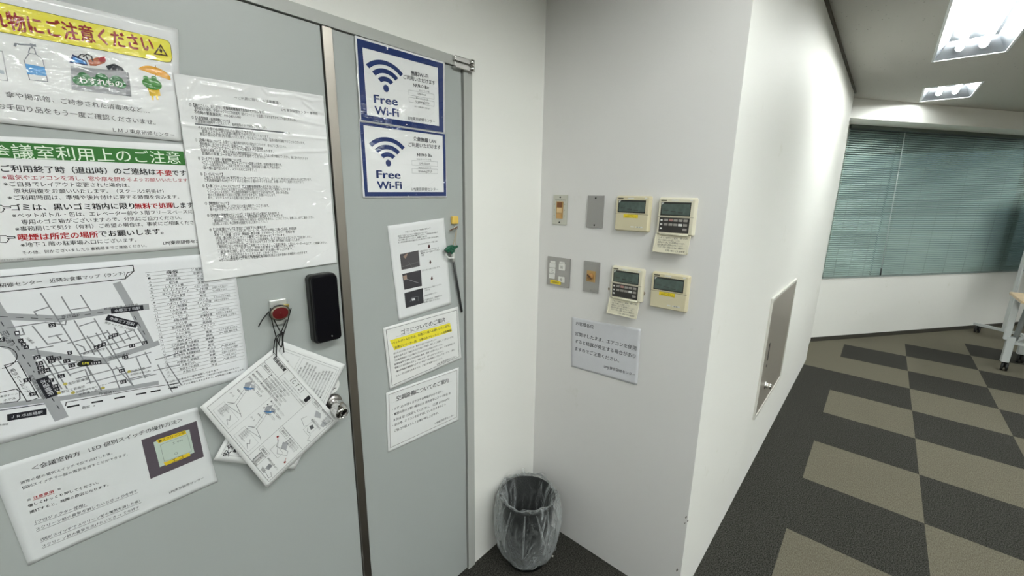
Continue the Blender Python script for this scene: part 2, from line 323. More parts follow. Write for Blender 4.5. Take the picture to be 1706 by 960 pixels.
# black electronic lock unit on the door
q = [onA(*p, 0.02) for p in ((512, 459), (558, 454), (568, 566), (523, 571))]
bx0 = (q[0][0] + q[3][0]) / 2; bx1 = (q[1][0] + q[2][0]) / 2; bz1 = (q[0][1] + q[1][1]) / 2; bz0 = (q[2][1] + q[3][1]) / 2
lk = thing('door_lock_unit', ((bx0 + bx1) / 2, YA, (bz0 + bz1) / 2), 'black rounded plastic lock unit fixed upright on the grey door above the knob', 'lock')
def rrect(w, h, r, n=6):
    out = []
    for cx, cy, a in ((w - r, h - r, 0), (-w + r, h - r, 90), (-w + r, -h + r, 180), (w - r, -h + r, 270)):
        out += [(cx + r * math.cos(math.radians(a + 90 * k / n)), cy + r * math.sin(math.radians(a + 90 * k / n))) for k in range(n + 1)]
    return out
def pillow(mb, w, h, r, c, depths, m, ax=(1, 0, 0), ay=(0, 0, 1), az=(0, -1, 0)):
    """stack of rounded rectangles: depths = (inset, depth)"""
    rings = []; N = 0
    for ins, d in depths:
        pl = rrect(w - ins, h - ins, max(r - ins, 0.0006)); N = len(pl)
        rings += [Vector(c) + Vector(ax) * p[0] + Vector(ay) * p[1] + Vector(az) * d for p in pl]
    fs = [(i * N + k, i * N + (k + 1) % N, (i + 1) * N + (k + 1) % N, (i + 1) * N + k) for i in range(len(depths) - 1) for k in range(N)]
    fs += [tuple(range(N))[::-1], tuple(range((len(depths) - 1) * N, len(depths) * N))]
    return mb.add(rings, fs, m, False)
W2, H2 = (bx1 - bx0) / 2, (bz1 - bz0) / 2; C0 = ((bx0 + bx1) / 2, YA, (bz0 + bz1) / 2)
pillow(MB(), W2, H2, 0.012, C0, [(0.003, 0), (0.0, 0.003), (0.0, 0.022), (0.0015, 0.026)], M_BLACKP).build('case', lk)
pillow(MB(), W2 - 0.002, H2 - 0.003, 0.011, C0, [(0, 0.0262), (0, 0.032), (0.0025, 0.036)], M_BLACKG).build('front_cover', lk)
MB().lathe([(0.0, 0.036), (0.0025, 0.036), (0.0025, 0.0372), (0.0, 0.0376)], (C0[0] + 0.006, YA, C0[2] - H2 + 0.017), ax, mat('sensor_lens', rgb(60, 60, 62), rough=0.2), seg=14, caps=False).build('sensor', lk)

# ------------------------------------------------------------------ printed sheets
_fc = bpy.data.curves.new('lettering', 'FONT'); _fo = bpy.data.objects.new('lettering', _fc); COL.objects.link(_fo)
_fc.fill_mode = 'FRONT'; _fc.align_x = 'LEFT'
_cache = {}
def glyphs(s, bold, res):
    key = (s, bold, res)
    if key not in _cache:
        _fc.body = s; _fc.offset = bold; _fc.resolution_u = res; _fo.data.update_tag()
        dg = bpy.context.evaluated_depsgraph_get(); dg.update(); ev = _fo.evaluated_get(dg); me = ev.to_mesh()
        _cache[key] = ([(v.co.x, v.co.y) for v in me.vertices], [tuple(p.vertices) for p in me.polygons]); ev.to_mesh_clear()
    return _cache[key]
def laminate(name, color):
    if name in _M: return _M[name]
    m = mat(name, color, rough=0.5, spec=0.2, coat=1.0); nt = m.node_tree; b = nt.nodes['Principled BSDF']; b.inputs['Coat Roughness'].default_value = 0.05
    tc = nt.nodes.new('ShaderNodeTexCoord'); L = nt.links
    def noise(sc, det, dist, stretch=(1, 1, 1)):
        mp = nt.nodes.new('ShaderNodeMapping'); mp.inputs['Scale'].default_value = stretch; L.new(tc.outputs['Object'], mp.inputs[0])
        n = nt.nodes.new('ShaderNodeTexNoise'); n.inputs['Scale'].default_value = sc; n.inputs['Detail'].default_value = det; n.inputs['Distortion'].default_value = dist; L.new(mp.outputs[0], n.inputs['Vector']); return n.outputs['Fac']
    def bump(h, st, di, prev=None):
        q = nt.nodes.new('ShaderNodeBump'); q.inputs['Strength'].default_value = st; q.inputs['Distance'].default_value = di; L.new(h, q.inputs['Height'])
        if prev: L.new(prev, q.inputs['Normal'])
        return q.outputs[0]
    r = nt.nodes.new('ShaderNodeMath'); r.operation = 'SUBTRACT'; L.new(noise(7, 1, .8, (1, 1, 2.2)), r.inputs[0]); r.inputs[1].default_value = .5
    a = nt.nodes.new('ShaderNodeMath'); a.operation = 'ABSOLUTE'; L.new(r.outputs[0], a.inputs[0])
    mr_ = nt.nodes.new('ShaderNodeMapRange'); mr_.inputs['From Max'].default_value = .03; L.new(a.outputs[0], mr_.inputs['Value'])
    n0 = bump(noise(5, 1, 0), .6, .012); n1 = bump(mr_.outputs[0], .8, .0016, n0); n2 = bump(noise(55, 2, .5, (1, 1, 2.5)), .35, .0012, n1)
    L.new(n2, b.inputs['Coat Normal']); return m
def ink(c, gloss):
    n = 'ink_%d_%d_%d%s' % (*c, '_laminated' if gloss else '')
    if gloss: return laminate(n, rgb(*c))
    return mat(n, rgb(*c), rough=0.6, spec=0.3)
BK = (34, 34, 38); GY = (120, 120, 122)
class Sheet:
    def __init__(s, wall, off, name, label, cat, quad, gloss=False, wave=None, paper=(232, 233, 234), group=None, px=True, n=24):
        s.wall = wall; s.off = off; s.gloss = gloss; s.wave = wave or (lambda a, z: 0.0); s.parts = {}; s.to = onA if wall == 'A' else onB
        s.q = [s.to(*p, off) for p in quad] if px else list(quad)
        cx = sum(p[0] for p in s.q) / 4; cz = sum(p[1] for p in s.q) / 4; s.c = (cx, cz)
        s.loc = (cx, YA - off, cz) if wall == 'A' else (XB - off, -cx, cz)
        s.paper = laminate('paper_laminated_%d_%d_%d' % paper, rgb(*paper)) if gloss else mat('paper_%d_%d_%d' % paper, rgb(*paper), rough=0.7, spec=0.25, bump=0.15, bscale=14, bdist=0.004)
        mb = MB(); vs = []; bk = []
        for j in range(n + 1):
            for i in range(n + 1):
                p = s.uv(i / n, j / n); vs.append(s.w(p[0], p[1], 0)); bk.append(s.w(p[0], p[1], -0.00035))
        R = n + 1; fs = [(j * R + i, (j + 1) * R + i, (j + 1) * R + i + 1, j * R + i + 1) for j in range(n) for i in range(n)]
        B = R * R; edge = [i for i in range(R)] + [j * R + n for j in range(1, R)] + [n * R + i for i in range(n - 1, -1, -1)] + [j * R for j in range(n - 1, 0, -1)]
        fs += [tuple(B + q for q in f[::-1]) for f in fs] + [(edge[i], edge[(i + 1) % len(edge)], B + edge[(i + 1) % len(edge)], B + edge[i]) for i in range(len(edge))]
        mb.add(vs + bk, fs, s.paper, True)
        s.ob = mb.build(name, origin=s.loc); tag(s.ob, label, cat, group)
    def w(s, a, z, lift):
        d = s.off + s.wave(a - s.c[0], z - s.c[1]) + lift
        return (a, YA - d, z) if s.wall == 'A' else (XB - d, -a, z)
    def uv(s, u, v):
        q = s.q; return tuple((q[0][i] * (1 - u) + q[1][i] * u) * (1 - v) + (q[3][i] * (1 - u) + q[2][i] * u) * v for i in (0, 1))
    def P(s, k, x, y): return s.uv(x, y) if k == 'uv' else ((x, y) if k == 'm' else s.to(*kp(k, x, y), s.off))
    def part(s, n): return s.parts.setdefault(n, MB())
    def text(s, k, x1, y1, x2, y2, t, c=BK, b=0.0, h=None, part='printed_text', res=None, lift=0.0005):
        A = s.P(k, x1, y1); B = s.P(k, x2, y2); dx, dz = B[0] - A[0], B[1] - A[1]; L = math.hypot(dx, dz)
        ux, uz = dx / L, dz / L
        if res is None: res = 1 if L / max(len(t), 1) < 0.0085 else 3
        vs, fs = glyphs(t, 0.0, res)
        if not vs: return
        x0 = min(p[0] for p in vs); x1_ = max(p[0] for p in vs); sx = L / (x1_ - x0); sy = h if h else sx
        # heavier strokes: the same outline repeated a hair to each side
        for n_, (ex, ey) in enumerate([(0, 0)] if b < 0.003 else ([(-b, 0), (b, 0)] if b < 0.010 else [(-b, -b * .5), (b, -b * .5), (0, b * .6)])):
            s.part(part).add([s.w(A[0] + ux * (p[0] - x0 + ex) * sx - uz * (p[1] - 0.36 + ey) * sy, A[1] + uz * (p[0] - x0 + ex) * sx + ux * (p[1] - 0.36 + ey) * sy, lift + n_ * 0.00003) for p in vs], fs, ink(c, s.gloss))
    def poly(s, k, pts, c, part='printed_text', lift=0.0003, n=1):
        P2 = [s.P(k, *p) for p in pts]
        if len(P2) == 4 and n > 1:
            g = []
            for j in range(n + 1):
                for i in range(n + 1):
                    u, v = i / n, j / n
                    g.append(s.w(*[(P2[0][e] * (1 - u) + P2[1][e] * u) * (1 - v) + (P2[3][e] * (1 - u) + P2[2][e] * u) * v for e in (0, 1)], lift))
            s.part(part).add(g, [(j * (n + 1) + i, (j + 1) * (n + 1) + i, (j + 1) * (n + 1) + i + 1, j * (n + 1) + i + 1) for j in range(n) for i in range(n)], ink(c, s.gloss)); return
        s.part(part).add([s.w(p[0], p[1], lift) for p in P2], [tuple(range(len(P2)))], ink(c, s.gloss))
    def line(s, k, pts, wd, c=BK, part='printed_text', lift=0.0003, closed=False, dash=None):
        P2 = [s.P(k, *p) for p in pts]
        if closed: P2.append(P2[0])
        for i in range(len(P2) - 1):
            (a, z), (e, g) = P2[i], P2[i + 1]; L = math.hypot(e - a, g - z)
            if L < 1e-7: continue
            ux, uz = (e - a) / L, (g - z) / L; segs = [(-wd / 2 if not dash else 0, L + (wd / 2 if not dash else 0))]
            if dash:
                segs = []; t = 0
                while t < L: segs.append((t, min(t + dash, L))); t += dash * 2
            for t0, t1 in segs:
                m_ = max(1, int((t1 - t0) / 0.03)); 
                for r_ in range(m_):
                    q0 = t0 + (t1 - t0) * r_ / m_; q1 = t0 + (t1 - t0) * (r_ + 1) / m_
                    s.part(part).add([s.w(a + ux * t - uz * o, z + uz * t + ux * o, lift) for t, o in ((q0, -wd / 2), (q1, -wd / 2), (q1, wd / 2), (q0, wd / 2))], [(0, 1, 2, 3)], ink(c, s.gloss))
    def disc(s, k, x, y, rx, rz, c, part='printed_text', lift=0.0004, n=20, a0=0, a1=360, ang=0):
        A = s.P(k, x, y); ca, sa = math.cos(math.radians(ang)), math.sin(math.radians(ang)); vs = []
        for i in range(n):
            t = math.radians(a0 + (a1 - a0) * i / (n if a1 - a0 == 360 else n - 1)); px_, pz = rx * math.cos(t), rz * math.sin(t)
            vs.append(s.w(A[0] + px_ * ca - pz * sa, A[1] + px_ * sa + pz * ca, lift))
        s.part(part).add(vs, [tuple(range(n))], ink(c, s.gloss))
    def ring(s, k, x, y, r0, r1, c, a0, a1, part, lift=0.0004, n=20, kx=1.0):
        A = s.P(k, x, y); vs = []
        for i in range(n + 1):
            t = math.radians(a0 + (a1 - a0) * i / n)
            for r in (r0, r1): vs.append(s.w(A[0] + r * math.cos(t) * kx, A[1] + r * math.sin(t), lift))
        s.part(part).add(vs, [(2 * i, 2 * i + 1, 2 * i + 3, 2 * i + 2) for i in range(n)], ink(c, s.gloss))
    def done(s):
        for n, mb in s.parts.items(): mb.build(n.split('#')[0], s.ob)
        return s.ob
def ripple(seed, amp, base=0.0006):
    rr = random.Random(seed); w = [(rr.uniform(-60, 60), rr.uniform(-60, 60), rr.uniform(0, 6), rr.uniform(0.3, 1)) for _ in range(6)]
    return lambda a, z: base + amp * (1 + sum(k * math.sin(p * a + q * z + f) for p, q, f, k in w) / 4)

# --- lost property notice (yellow band)
DKRED = (140, 26, 24)
Y = Sheet('A', 0.0022, 'notice_sheet', 'laminated notice with yellow title band, pump bottle and frog drawings, topmost on the door', 'notice',
          [(-0.067, 1.8535), (0.233, 1.8545), (0.211, 1.6445), (-0.088, 1.652)], gloss=True, wave=ripple(3, 0.0001), px=False)
def yband(off, c, lift):
    P0 = [(-0.058, 1.838), (0.212, 1.829), (0.2205, 1.820), (0.2165, 1.7925), (0.208, 1.787), (-0.066, 1.796)]
    P0 = [kA('k1', -330, -58, 0.0022), kA('k1', 1085, 262, 0.0022), kA('k1', 1120, 275, 0.0022), kA('k1', 1135, 300, 0.0022), kA('k1', 1146, 385, 0.0022), kA('k1', 1138, 414, 0.0022), kA('k1', 1110, 416, 0.0022), kA('k1', 0, 213, 0.0022), kA('k1', -400, 140, 0.0022)]
    return P0
Y.poly('m', yband(0, 0, 0), (238, 226, 74), 'title_band', lift=0.0004)
Y.line('m', yband(0, 0, 0), 0.0008, (90, 84, 30), 'title_band', lift=0.0006, closed=True)
Y.text('k1', 48, 140, 1018, 303, '物にご注意ください', DKRED, 0.036, part='title_text', h=0.029)
Y.text('k1', -330, 70, 36, 132, 'お忘れ', DKRED, 0.036, part='title_text', h=0.029)
Y.line('k1', [(1030, 360), (1070, 303), (1112, 372)], 0.0022, (70, 40, 20), 'title_text', lift=0.0006, closed=True)
Y.text('k1', 1064, 342, 1080, 345, '!', (70, 40, 20), 0.02, part='title_text', h=0.016)
Y.text('k1', 38, 630, 992, 740, '傘や掲示物、ご持参された消毒液など…', (58, 58, 62))
Y.text('k1', -20, 706, 1035, 818, 'お手回り品をもう一度ご確認くださいませ。', (58, 58, 62))
Y.text('k1', 752, 866, 1160, 902, 'ＬＭＪ東京研修センター', (58, 58, 62))
IL = 'illustration'
LG = (150, 152, 156)
Y.line('k1', [(-60, 335), (15, 342), (52, 540), (-40, 528)], 0.0009, LG, IL)
Y.poly('k1', [(-60, 455), (25, 470), (30, 495), (-55, 480)], (170, 180, 190), IL)
Y.line('k1', [(168, 395), (195, 355), (240, 362), (285, 400), (318, 545), (198, 533), (160, 400)], 0.0010, (120, 124, 134), IL)
Y.line('k1', [(190, 350), (200, 320), (228, 322), (240, 360)], 0.0012, (120, 124, 134), IL)
Y.line('k1', [(212, 318), (212, 300), (105, 295), (100, 305)], 0.0026, (140, 144, 152), IL); Y.line('k1', [(212, 300), (228, 303)], 0.004, (140, 144, 152), IL)
Y.poly('k1', [(168, 425), (296, 448), (312, 508), (182, 495)], (96, 158, 214), IL)
Y.poly('k1', [(470, 440), (840, 478), (875, 645), (478, 598)], (158, 160, 164), IL)
Y.poly('k1', [(845, 478), (858, 490), (876, 645), (840, 640)], (128, 130, 134), IL, lift=0.0004)
for x, y in ((530, 540), (580, 548), (640, 545), (700, 552), (760, 548), (800, 560), (560, 515), (680, 520), (780, 535)): Y.disc('k1', x, y, 0.0085, 0.0075, (46, 112, 62), IL, lift=0.0005)
Y.text('k1', 525, 535, 815, 562, 'わすれもの', (238, 240, 238), 0.03, part=IL, lift=0.0008)
Y.poly('k1', [(483, 362), (575, 405), (585, 438), (462, 418)], (30, 44, 92), IL, lift=0.0005); Y.poly('k1', [(492, 378), (570, 412), (578, 430), (476, 412)], (92, 150, 214), IL, lift=0.0006)
Y.line('k1', [(515, 385), (540, 362), (570, 370), (585, 400)], 0.0016, (32, 34, 44), IL, lift=0.0007); Y.line('k1', [(555, 378), (580, 362), (610, 378), (618, 408)], 0.0016, (32, 34, 44), IL, lift=0.0007)
Y.poly('k1', [(585, 405), (640, 385), (690, 378), (700, 420), (640, 440), (600, 438)], (176, 96, 62), IL, lift=0.0005); Y.poly('k1', [(650, 385), (700, 378), (705, 412), (668, 415)], (170, 52, 62), IL, lift=0.0006)
Y.poly('k1', [(705, 440), (760, 425), (810, 448), (832, 475), (720, 465)], (40, 44, 52), IL, lift=0.0005)
Y.disc('k1', 1032, 500, 0.0235, 0.0145, (222, 160, 44), IL, a0=-8, a1=172, ang=-8, lift=0.0005); Y.line('k1', [(1036, 440), (1036, 450)], 0.001, (150, 100, 30), IL)
Y.line('k1', [(1036, 500), (1036, 560)], 0.0008, (120, 90, 40), IL)
Y.poly('k1', [(985, 590), (1060, 590), (1070, 640), (1000, 640)], (222, 184, 40), IL, lift=0.0005); Y.line('k1', [(1015, 640), (1018, 662)], 0.003, (222, 184, 40), IL); Y.line('k1', [(1045, 640), (1048, 660)], 0.003, (222, 184, 40), IL)
Y.disc('k1', 1013, 560, 0.0145, 0.0105, (60, 128, 52), IL, lift=0.0007); Y.disc('k1', 972, 522, 0.0042, 0.0042, (60, 128, 52), IL, lift=0.0007); Y.disc('k1', 1026, 522, 0.0042, 0.0042, (60, 128, 52), IL, lift=0.0007)
Y.done()

# --- meeting room rules (green band)
G = Sheet('A', 0.0008, 'notice_sheet', 'white notice with green title band and red emphasised lines, below the yellow band notice', 'notice',
          [(-0.075, 1.6275), (0.2185, 1.640), (0.216, 1.4295), (-0.079, 1.4265)], gloss=False, wave=ripple(5, 0.0005), px=False)
G.poly('k2', [(-120, 62), (1332, 142), (1350, 243), (-120, 182)], (52, 112, 48), 'title_band')
G.text('k2', 88, 143, 1308, 192, '議室利用上のご注意', (226, 240, 222), 0.004, part='title_band', lift=0.0006); G.text('k2', -42, 128, 72, 140, '会', (226, 240, 222), 0.004, part='title_band', lift=0.0006)
RD = (172, 34, 40); PK = (176, 84, 96); DG = (62, 62, 66)
for x1, y1, x2, y2, t, c, b in (
    (5, 265, 1130, 292, 'ご利用終了時（退出時）のご連絡は', BK, 0.02), (1135, 297, 1248, 298, '不要', RD, 0.025), (1250, 298, 1352, 300, 'です', BK, 0.02),
    (15, 329, 1362, 352, '※電気やエアコンを消し、窓や扉を閉めるようお願いいたします', PK, 0.008), (25, 378, 942, 388, '※ご自身でレイアウト変更された場合は、', DG, 0.004),
    (98, 430, 1190, 432, '原状回復をお願いいたします。（スクール2名掛け）', DG, 0.004), (55, 478, 1300, 473, '※ご利用時間は、準備や後片付けに要する時間を含みます。', DG, 0.004),
    (82, 550, 975, 538, 'ゴミは、黒いゴミ箱内に限り', BK, 0.02), (978, 540, 1258, 535, '無料で処理', RD, 0.025), (1262, 535, 1402, 531, 'します', BK, 0.02),
    (88, 608, 1397, 580, '※ペットボトル・缶は、エレベーター前や３階フリースペースに', DG, 0.004), (155, 656, 1320, 623, '専用のゴミ箱がございますので、分別にご協力ください。', DG, 0.004),
    (110, 706, 1408, 658, '※事務局にて処分（有料）ご希望の場合は、事前にご相談くださ', DG, 0.004), (132, 768, 712, 745, '喫煙は所定の場所', RD, 0.025), (718, 742, 1185, 722, 'でお願いします。', BK, 0.02),
    (150, 822, 990, 785, '※地下１階の駐車場入口にございます。', DG, 0.004), (160, 880, 1065, 826, 'その他、何かございましたら事務局までご連絡ください。', DG, 0.004),
    (1185, 808, 1450, 794, 'LMJ東京研修センター'[:9], BK, 0.012), (-60, 935, 242, 919, 'LMJ東京研修センター 会議室のご案内', GY, 0.0)):
    G.text('k2', x1, y1, x2, y2, t, c, b)
for x, y in ((15, 555), (48, 776)):
    G.line('k2', [(x - 50, y - 22), (x - 5, y - 22), (x + 8, y - 14), (x + 60, y - 14), (x + 62, y - 4), (x + 8, y - 2), (x + 18, y + 6), (x + 10, y + 14), (x + 8, y + 22), (x - 5, y + 28), (x - 50, y + 26)], 0.0011, BK, 'pointing_hand#%d' % x, closed=True)
G.done()

# --- long list of usage notes (A3, portrait)
CREASES = [[kA('k3', *p, 0.0042) for p in l] for l in ([(150, 80), (250, 96), (330, 113), (352, 95), (410, 92), (440, 125), (560, 130), (640, 156), (692, 150)], [(200, 170), (330, 190), (480, 222), (702, 266)], [(40, 258), (250, 284), (450, 300), (706, 326)], [(150, 322), (300, 350), (420, 402), (560, 380), (706, 378)], [(20, 28), (200, 58), (330, 78), (500, 104), (690, 140)], [(120, 60), (90, 110), (70, 190)], [(600, 160), (650, 200), (700, 215)])]
_segs = [(l[i], l[i + 1]) for l in CREASES for i in range(len(l) - 1)]
BTC = [sum(kA('p', *p, 0.0042)[e] for p in ((288, 122), (538, 160), (561, 438), (340, 470))) / 4 for e in (0, 1)]
def bigwave(a, z):
    h = 0.0008 + 0.0008 * max(0.0, (z + .02) / .2) * (1 + math.sin(38 * z + 9 * a + 3 * math.sin(14 * a)))
    if z > 0.02:
        X, Z = a + BTC[0], z + BTC[1]; best = 1.0
        for (x0, z0), (x1, z1) in _segs:
            dx, dz = x1 - x0, z1 - z0; t = max(0.0, min(1.0, ((X - x0) * dx + (Z - z0) * dz) / (dx * dx + dz * dz)))
            e = (X - x0 - t * dx) ** 2 + (Z - z0 - t * dz) ** 2
            if e < best: best = e
        h += 0.0013 * math.exp(-best / 0.0026 ** 2)
    return h
BT = Sheet('A', 0.0042, 'notice_sheet', 'large white portrait notice of small dense paragraphs with creased glossy top, beside the steel strip', 'notice',
           [(288, 122), (538, 160), (561, 438), (340, 470)], gloss=True, wave=bigwave, n=150)
for x1, y1, x2, y2, t, b in (
    (292, 140, 502, 166, '～ご利用に際しての注意事項～', 0), (502, 195, 663, 213, 'LMJ 東京研修センター 事務局', 0),
    (92, 172, 425, 207, '①【開けにくい、おしぼり、を事務局職員までお知らせいたします】', .012), (115, 188, 572, 243, '室内電気の操作、空調ボックスにご利用案内（紙のファイル）を設置しておりますので、ご一読くださいませ。', 0), (115, 205, 322, 229, '不在時の緊急連絡先：090-3459-5000', .01),
    (103, 228, 272, 246, '②【入退室時間・延長時間について】', .012), (120, 245, 438, 275, '入退室時は随時サービスとして、各時間帯の 10 分前からとなります。', 0), (132, 274, 383, 298, 'それより早いお時間からの入室はできません。', 0), (150, 290, 450, 315, '管理システム上で入退室の確認をさせていただいております。', 0), (140, 302, 606, 343, '退出の際は必ず消灯をお願いいたします。守られていない場合、延長料金を頂戴することもございます。', 0),
    (120, 328, 525, 360, '③【会場の備品について】 お借りした備品等が足りない場合がございます、手元にてご覧ください。', 0), (140, 345, 420, 368, '無料備品：ホワイトボード、延長コード、Wi-Fi、空気清浄機', 0), (140, 358, 467, 380, 'マイク、プロジェクター、スクリーン等はオプションになります。', 0), (145, 372, 620, 413, '会議机の配置コード、電気の不備など事務局員対応にて行います。これより机を増設してください、後に取り外せなります', 0), (150, 387, 430, 406, '会議机の配置コード取り付けは必ず閉めてください。', 0),
    (133, 410, 322, 421, '④【レイアウト変更・原状回復について】', .012), (150, 425, 505, 440, 'レイアウト変更時を推奨し、弊社でレイアウト変更した場合、別途料金が必要です。', 0), (155, 438, 497, 453, 'スクール基本形から、ご自身で変更された場合、原状回復をお願いしております。', 0), (155, 452, 392, 463, '（図の様に並び合わせると、スクール形になります。）', 0),
    (143, 480, 242, 482, '⑤【トイレについて】', .012), (160, 495, 637, 505, '２階から５階までは LMJ 東京研修センターのフロアとなっており、各フロアに女子トイレ男子トイレがございます。', 0), (162, 508, 602, 516, 'ご利用者様以外もLMJテナント内の２階から５階のトイレであれば、お使い分けでご利用いただけます。', 0),
    (152, 533, 497, 538, '⑥【３階フリースペースについて】 開放自動 休憩者等へお立ち台ください。', .012), (172, 548, 545, 549, 'フリースペースはどなた様でもLMJご利用者様であればどなたでもご利用いただけます。', 0), (173, 560, 537, 563, 'フリースペースを含む、大一階間共用場所での撮影などがありますので、決められた禁止。', 0), (175, 573, 478, 574, '他のご利用者様のためにご配慮いただけますよう、お願いいたします。', 0), (177, 586, 410, 587, 'また、フリースペースの占有は禁止対象いたします。', 0),
    (163, 611, 268, 611, '⑦【喫煙所について】', .012), (183, 625, 447, 621, '地下一階駐車場、入り口付近に大型の喫煙ブースございます。', 0), (185, 638, 397, 634, '車の出入りがございますので、ご注意ください。', 0),
    (173, 664, 490, 655, '⑧【利用後の荷物預かりについて】 ２日以上手ぶらの運びに なりますし】', .012), (197, 676, 512, 665, '・17:00 以降の当日の荷物は、受取職員の責任様となりますので、', 0), (197, 689, 648, 672, '・事務局側により、万が一で紛失された場合は一切対応できません。ご了承ください。設備には、必ずご連絡ください。', 0), (197, 702, 440, 692, '（返却用により送付、中止荷物等は会議室内のまえに終えてください。）', 0),
    (183, 728, 437, 716, '⑨【ゴミ処理について】お店にご注意下さい事項ます。', .012), (203, 740, 570, 722, '燃える・もえないゴミ・プラスチック・ビニール・びん・かんなどの分別はゴミ箱へゴム製品、衣料製品等', .01), (205, 753, 562, 736, '不燃ゴミ（金属・ガラス・陶磁器・燃える類・ビデオテープ・ライター・乾電池 等）', .01), (210, 766, 520, 751, '（弁当・飲み残しビン・カン・お菓子）ゴミ袋をセットしてございます。', .01), (213, 778, 635, 759, '・各室で以下のゴミ箱はペットボトル、一般廃棄物。各ゴミ箱に入るようにつぶして回収致します。', 0), (215, 790, 595, 772, '（使用済ゴミ袋の分別には、ゴミ袋をかぶせてあるゴミ箱に限り無料で処理いたします。）', 0), (218, 803, 705, 785, '・事務局において有料処理もご用意してございます。ご希望の場合、３階エレベーターの上にて、ご相談ください。', 0), (220, 815, 560, 799, '・ペットボトル、缶のゴミ、布物の設置までお願いいたします。', 0), (222, 827, 555, 812, '・電池等に関しましてはお持ち帰りをお願い申し上げます。', 0), (225, 840, 490, 828, '・下図上から分別方法となっております。ご参考ください。', 0), (227, 852, 470, 841, '・ゴミの量が多い場合は業者手配も可能です。', 0), (228, 864, 620, 828, '※ホールは退室時のゴミ袋口、移動後に残ったゴミ袋など必ず全体のお時間をいただきます。', 0)):
    BT.text('k3', x1, y1, x2, y2, t, (52, 54, 58), b, h=0.0072 if y1 > 167 else None)
BT.line('k3', [(122, 258), (535, 298)], 0.0030, (96, 98, 102), 'printed_text')
BT.done()

# --- lunch map (A3, landscape)
MP = Sheet('A', 0.0008, 'map_sheet', 'white printed street map of grey roads with a numbered table on the wide door', 'map',
           [(-0.148, 1.4155), (0.2745, 1.4145), (0.2745, 1.1125), (-0.152, 1.1135)], px=False, wave=ripple(8, 0.0004), paper=(226, 228, 231))
u4 = 0.00040
RG = (158, 160, 163)
RO = 'map_roads'
for pts, wd in (([(-60, 312), (0, 320), (320, 335), (600, 290), (800, 270)], 30), ([(652, 150), (740, 300), (828, 470)], 30), ([(-60, 230), (0, 325), (80, 470), (180, 610), (270, 760), (328, 865)], 46), ([(-60, 455), (0, 472), (150, 515), (400, 550), (570, 565), (860, 472)], 26), ([(-60, 822), (0, 815), (330, 775), (640, 728), (860, 690)], 22)):
    MP.line('k4', pts, wd * u4, RG, RO, lift=0.0003)
for pts in ([(225, 195), (320, 340), (450, 545), (560, 730)], [(340, 215), (395, 305)], [(445, 205), (500, 290)], [(520, 335), (600, 470), (735, 705)], [(188, 295), (272, 268)], [(188, 295), (205, 318)], [(392, 285), (482, 272)], [(45, 385), (250, 355), (360, 368), (365, 345)],
            [(180, 375), (262, 475)], [(262, 475), (370, 455)], [(270, 435), (340, 420)], [(310, 425), (345, 460)], [(410, 345), (520, 530)], [(440, 375), (520, 350)], [(375, 470), (590, 410)], [(480, 430), (620, 620), (660, 720)], [(530, 415), (620, 540)], [(590, 400), (660, 500)], [(630, 385), (690, 470)], [(690, 400), (720, 450)], [(735, 395), (790, 480)], [(760, 390), (815, 470)],
            [(560, 460), (740, 395)], [(600, 480), (750, 430)], [(625, 505), (790, 460)], [(420, 475), (460, 490), (470, 510)], [(440, 530), (620, 470)], [(170, 505), (290, 485)], [(200, 490), (215, 530)], [(240, 560), (340, 720)], [(280, 575), (370, 720)], [(320, 560), (390, 650)], [(250, 650), (480, 590), (600, 580)], [(270, 600), (420, 575)], [(390, 640), (470, 615)], [(470, 615), (500, 690)],
            [(420, 665), (680, 600)], [(480, 690), (830, 600)], [(640, 600), (730, 700)], [(600, 690), (830, 640)], [(690, 560), (830, 520)], [(690, 680), (860, 640)], [(750, 545), (800, 660)], [(120, 385), (135, 420), (90, 430)], [(460, 560), (500, 640)], [(800, 520), (830, 580)], [(860, 560), (1000, 520)], [(850, 620), (990, 590)], [(870, 590), (950, 740)], [(920, 580), (1000, 700)]):
    MP.line('k4', pts, 4.6 * u4, (128, 130, 134), RO, lift=0.00035)
for pts in ([(-60, 314), (0, 322), (320, 337), (600, 292)], [(5, 350), (90, 485), (190, 630)], [(285, 770), (340, 850)], [(740, 320), (810, 440)]): MP.line('k4', pts, 3 * u4, (52, 54, 58), RO, lift=0.00045, dash=0.0085)
MP.line('k4', [(370, 822), (830, 738), (980, 712)], 8 * u4, BK, RO, lift=0.0004, dash=0.016); MP.line('k4', [(365, 795), (830, 712), (990, 690)], 3 * u4, BK, RO); MP.line('k4', [(365, 795), (362, 815)], 3 * u4, BK, RO); MP.line('k4', [(-60, 848), (262, 802), (265, 815)], 4 * u4, (70, 72, 84), RO); MP.line('k4', [(-60, 832), (150, 812)], 5 * u4, (190, 192, 206), RO)
TB = 'title_box'
MP.line('k4', [(-330, 135), (-330, 222), (0, 188), (690, 115), (738, 72), (733, 40), (0, 105), (-330, 135)], 3.5 * u4, BK, TB); MP.line('k4', [(690, 115), (702, 82), (738, 72)], 3 * u4, BK, TB)
MP.text('k4', -2, 153, 690, 85, '研修センター　近隣お食事マップ（ランチ）', BK, 0.006, part=TB); MP.text('k4', -290, 182, -10, 155, 'LMJ東京', BK, 0.006, part=TB)
SB = 'station_sign'
_sg = [0]
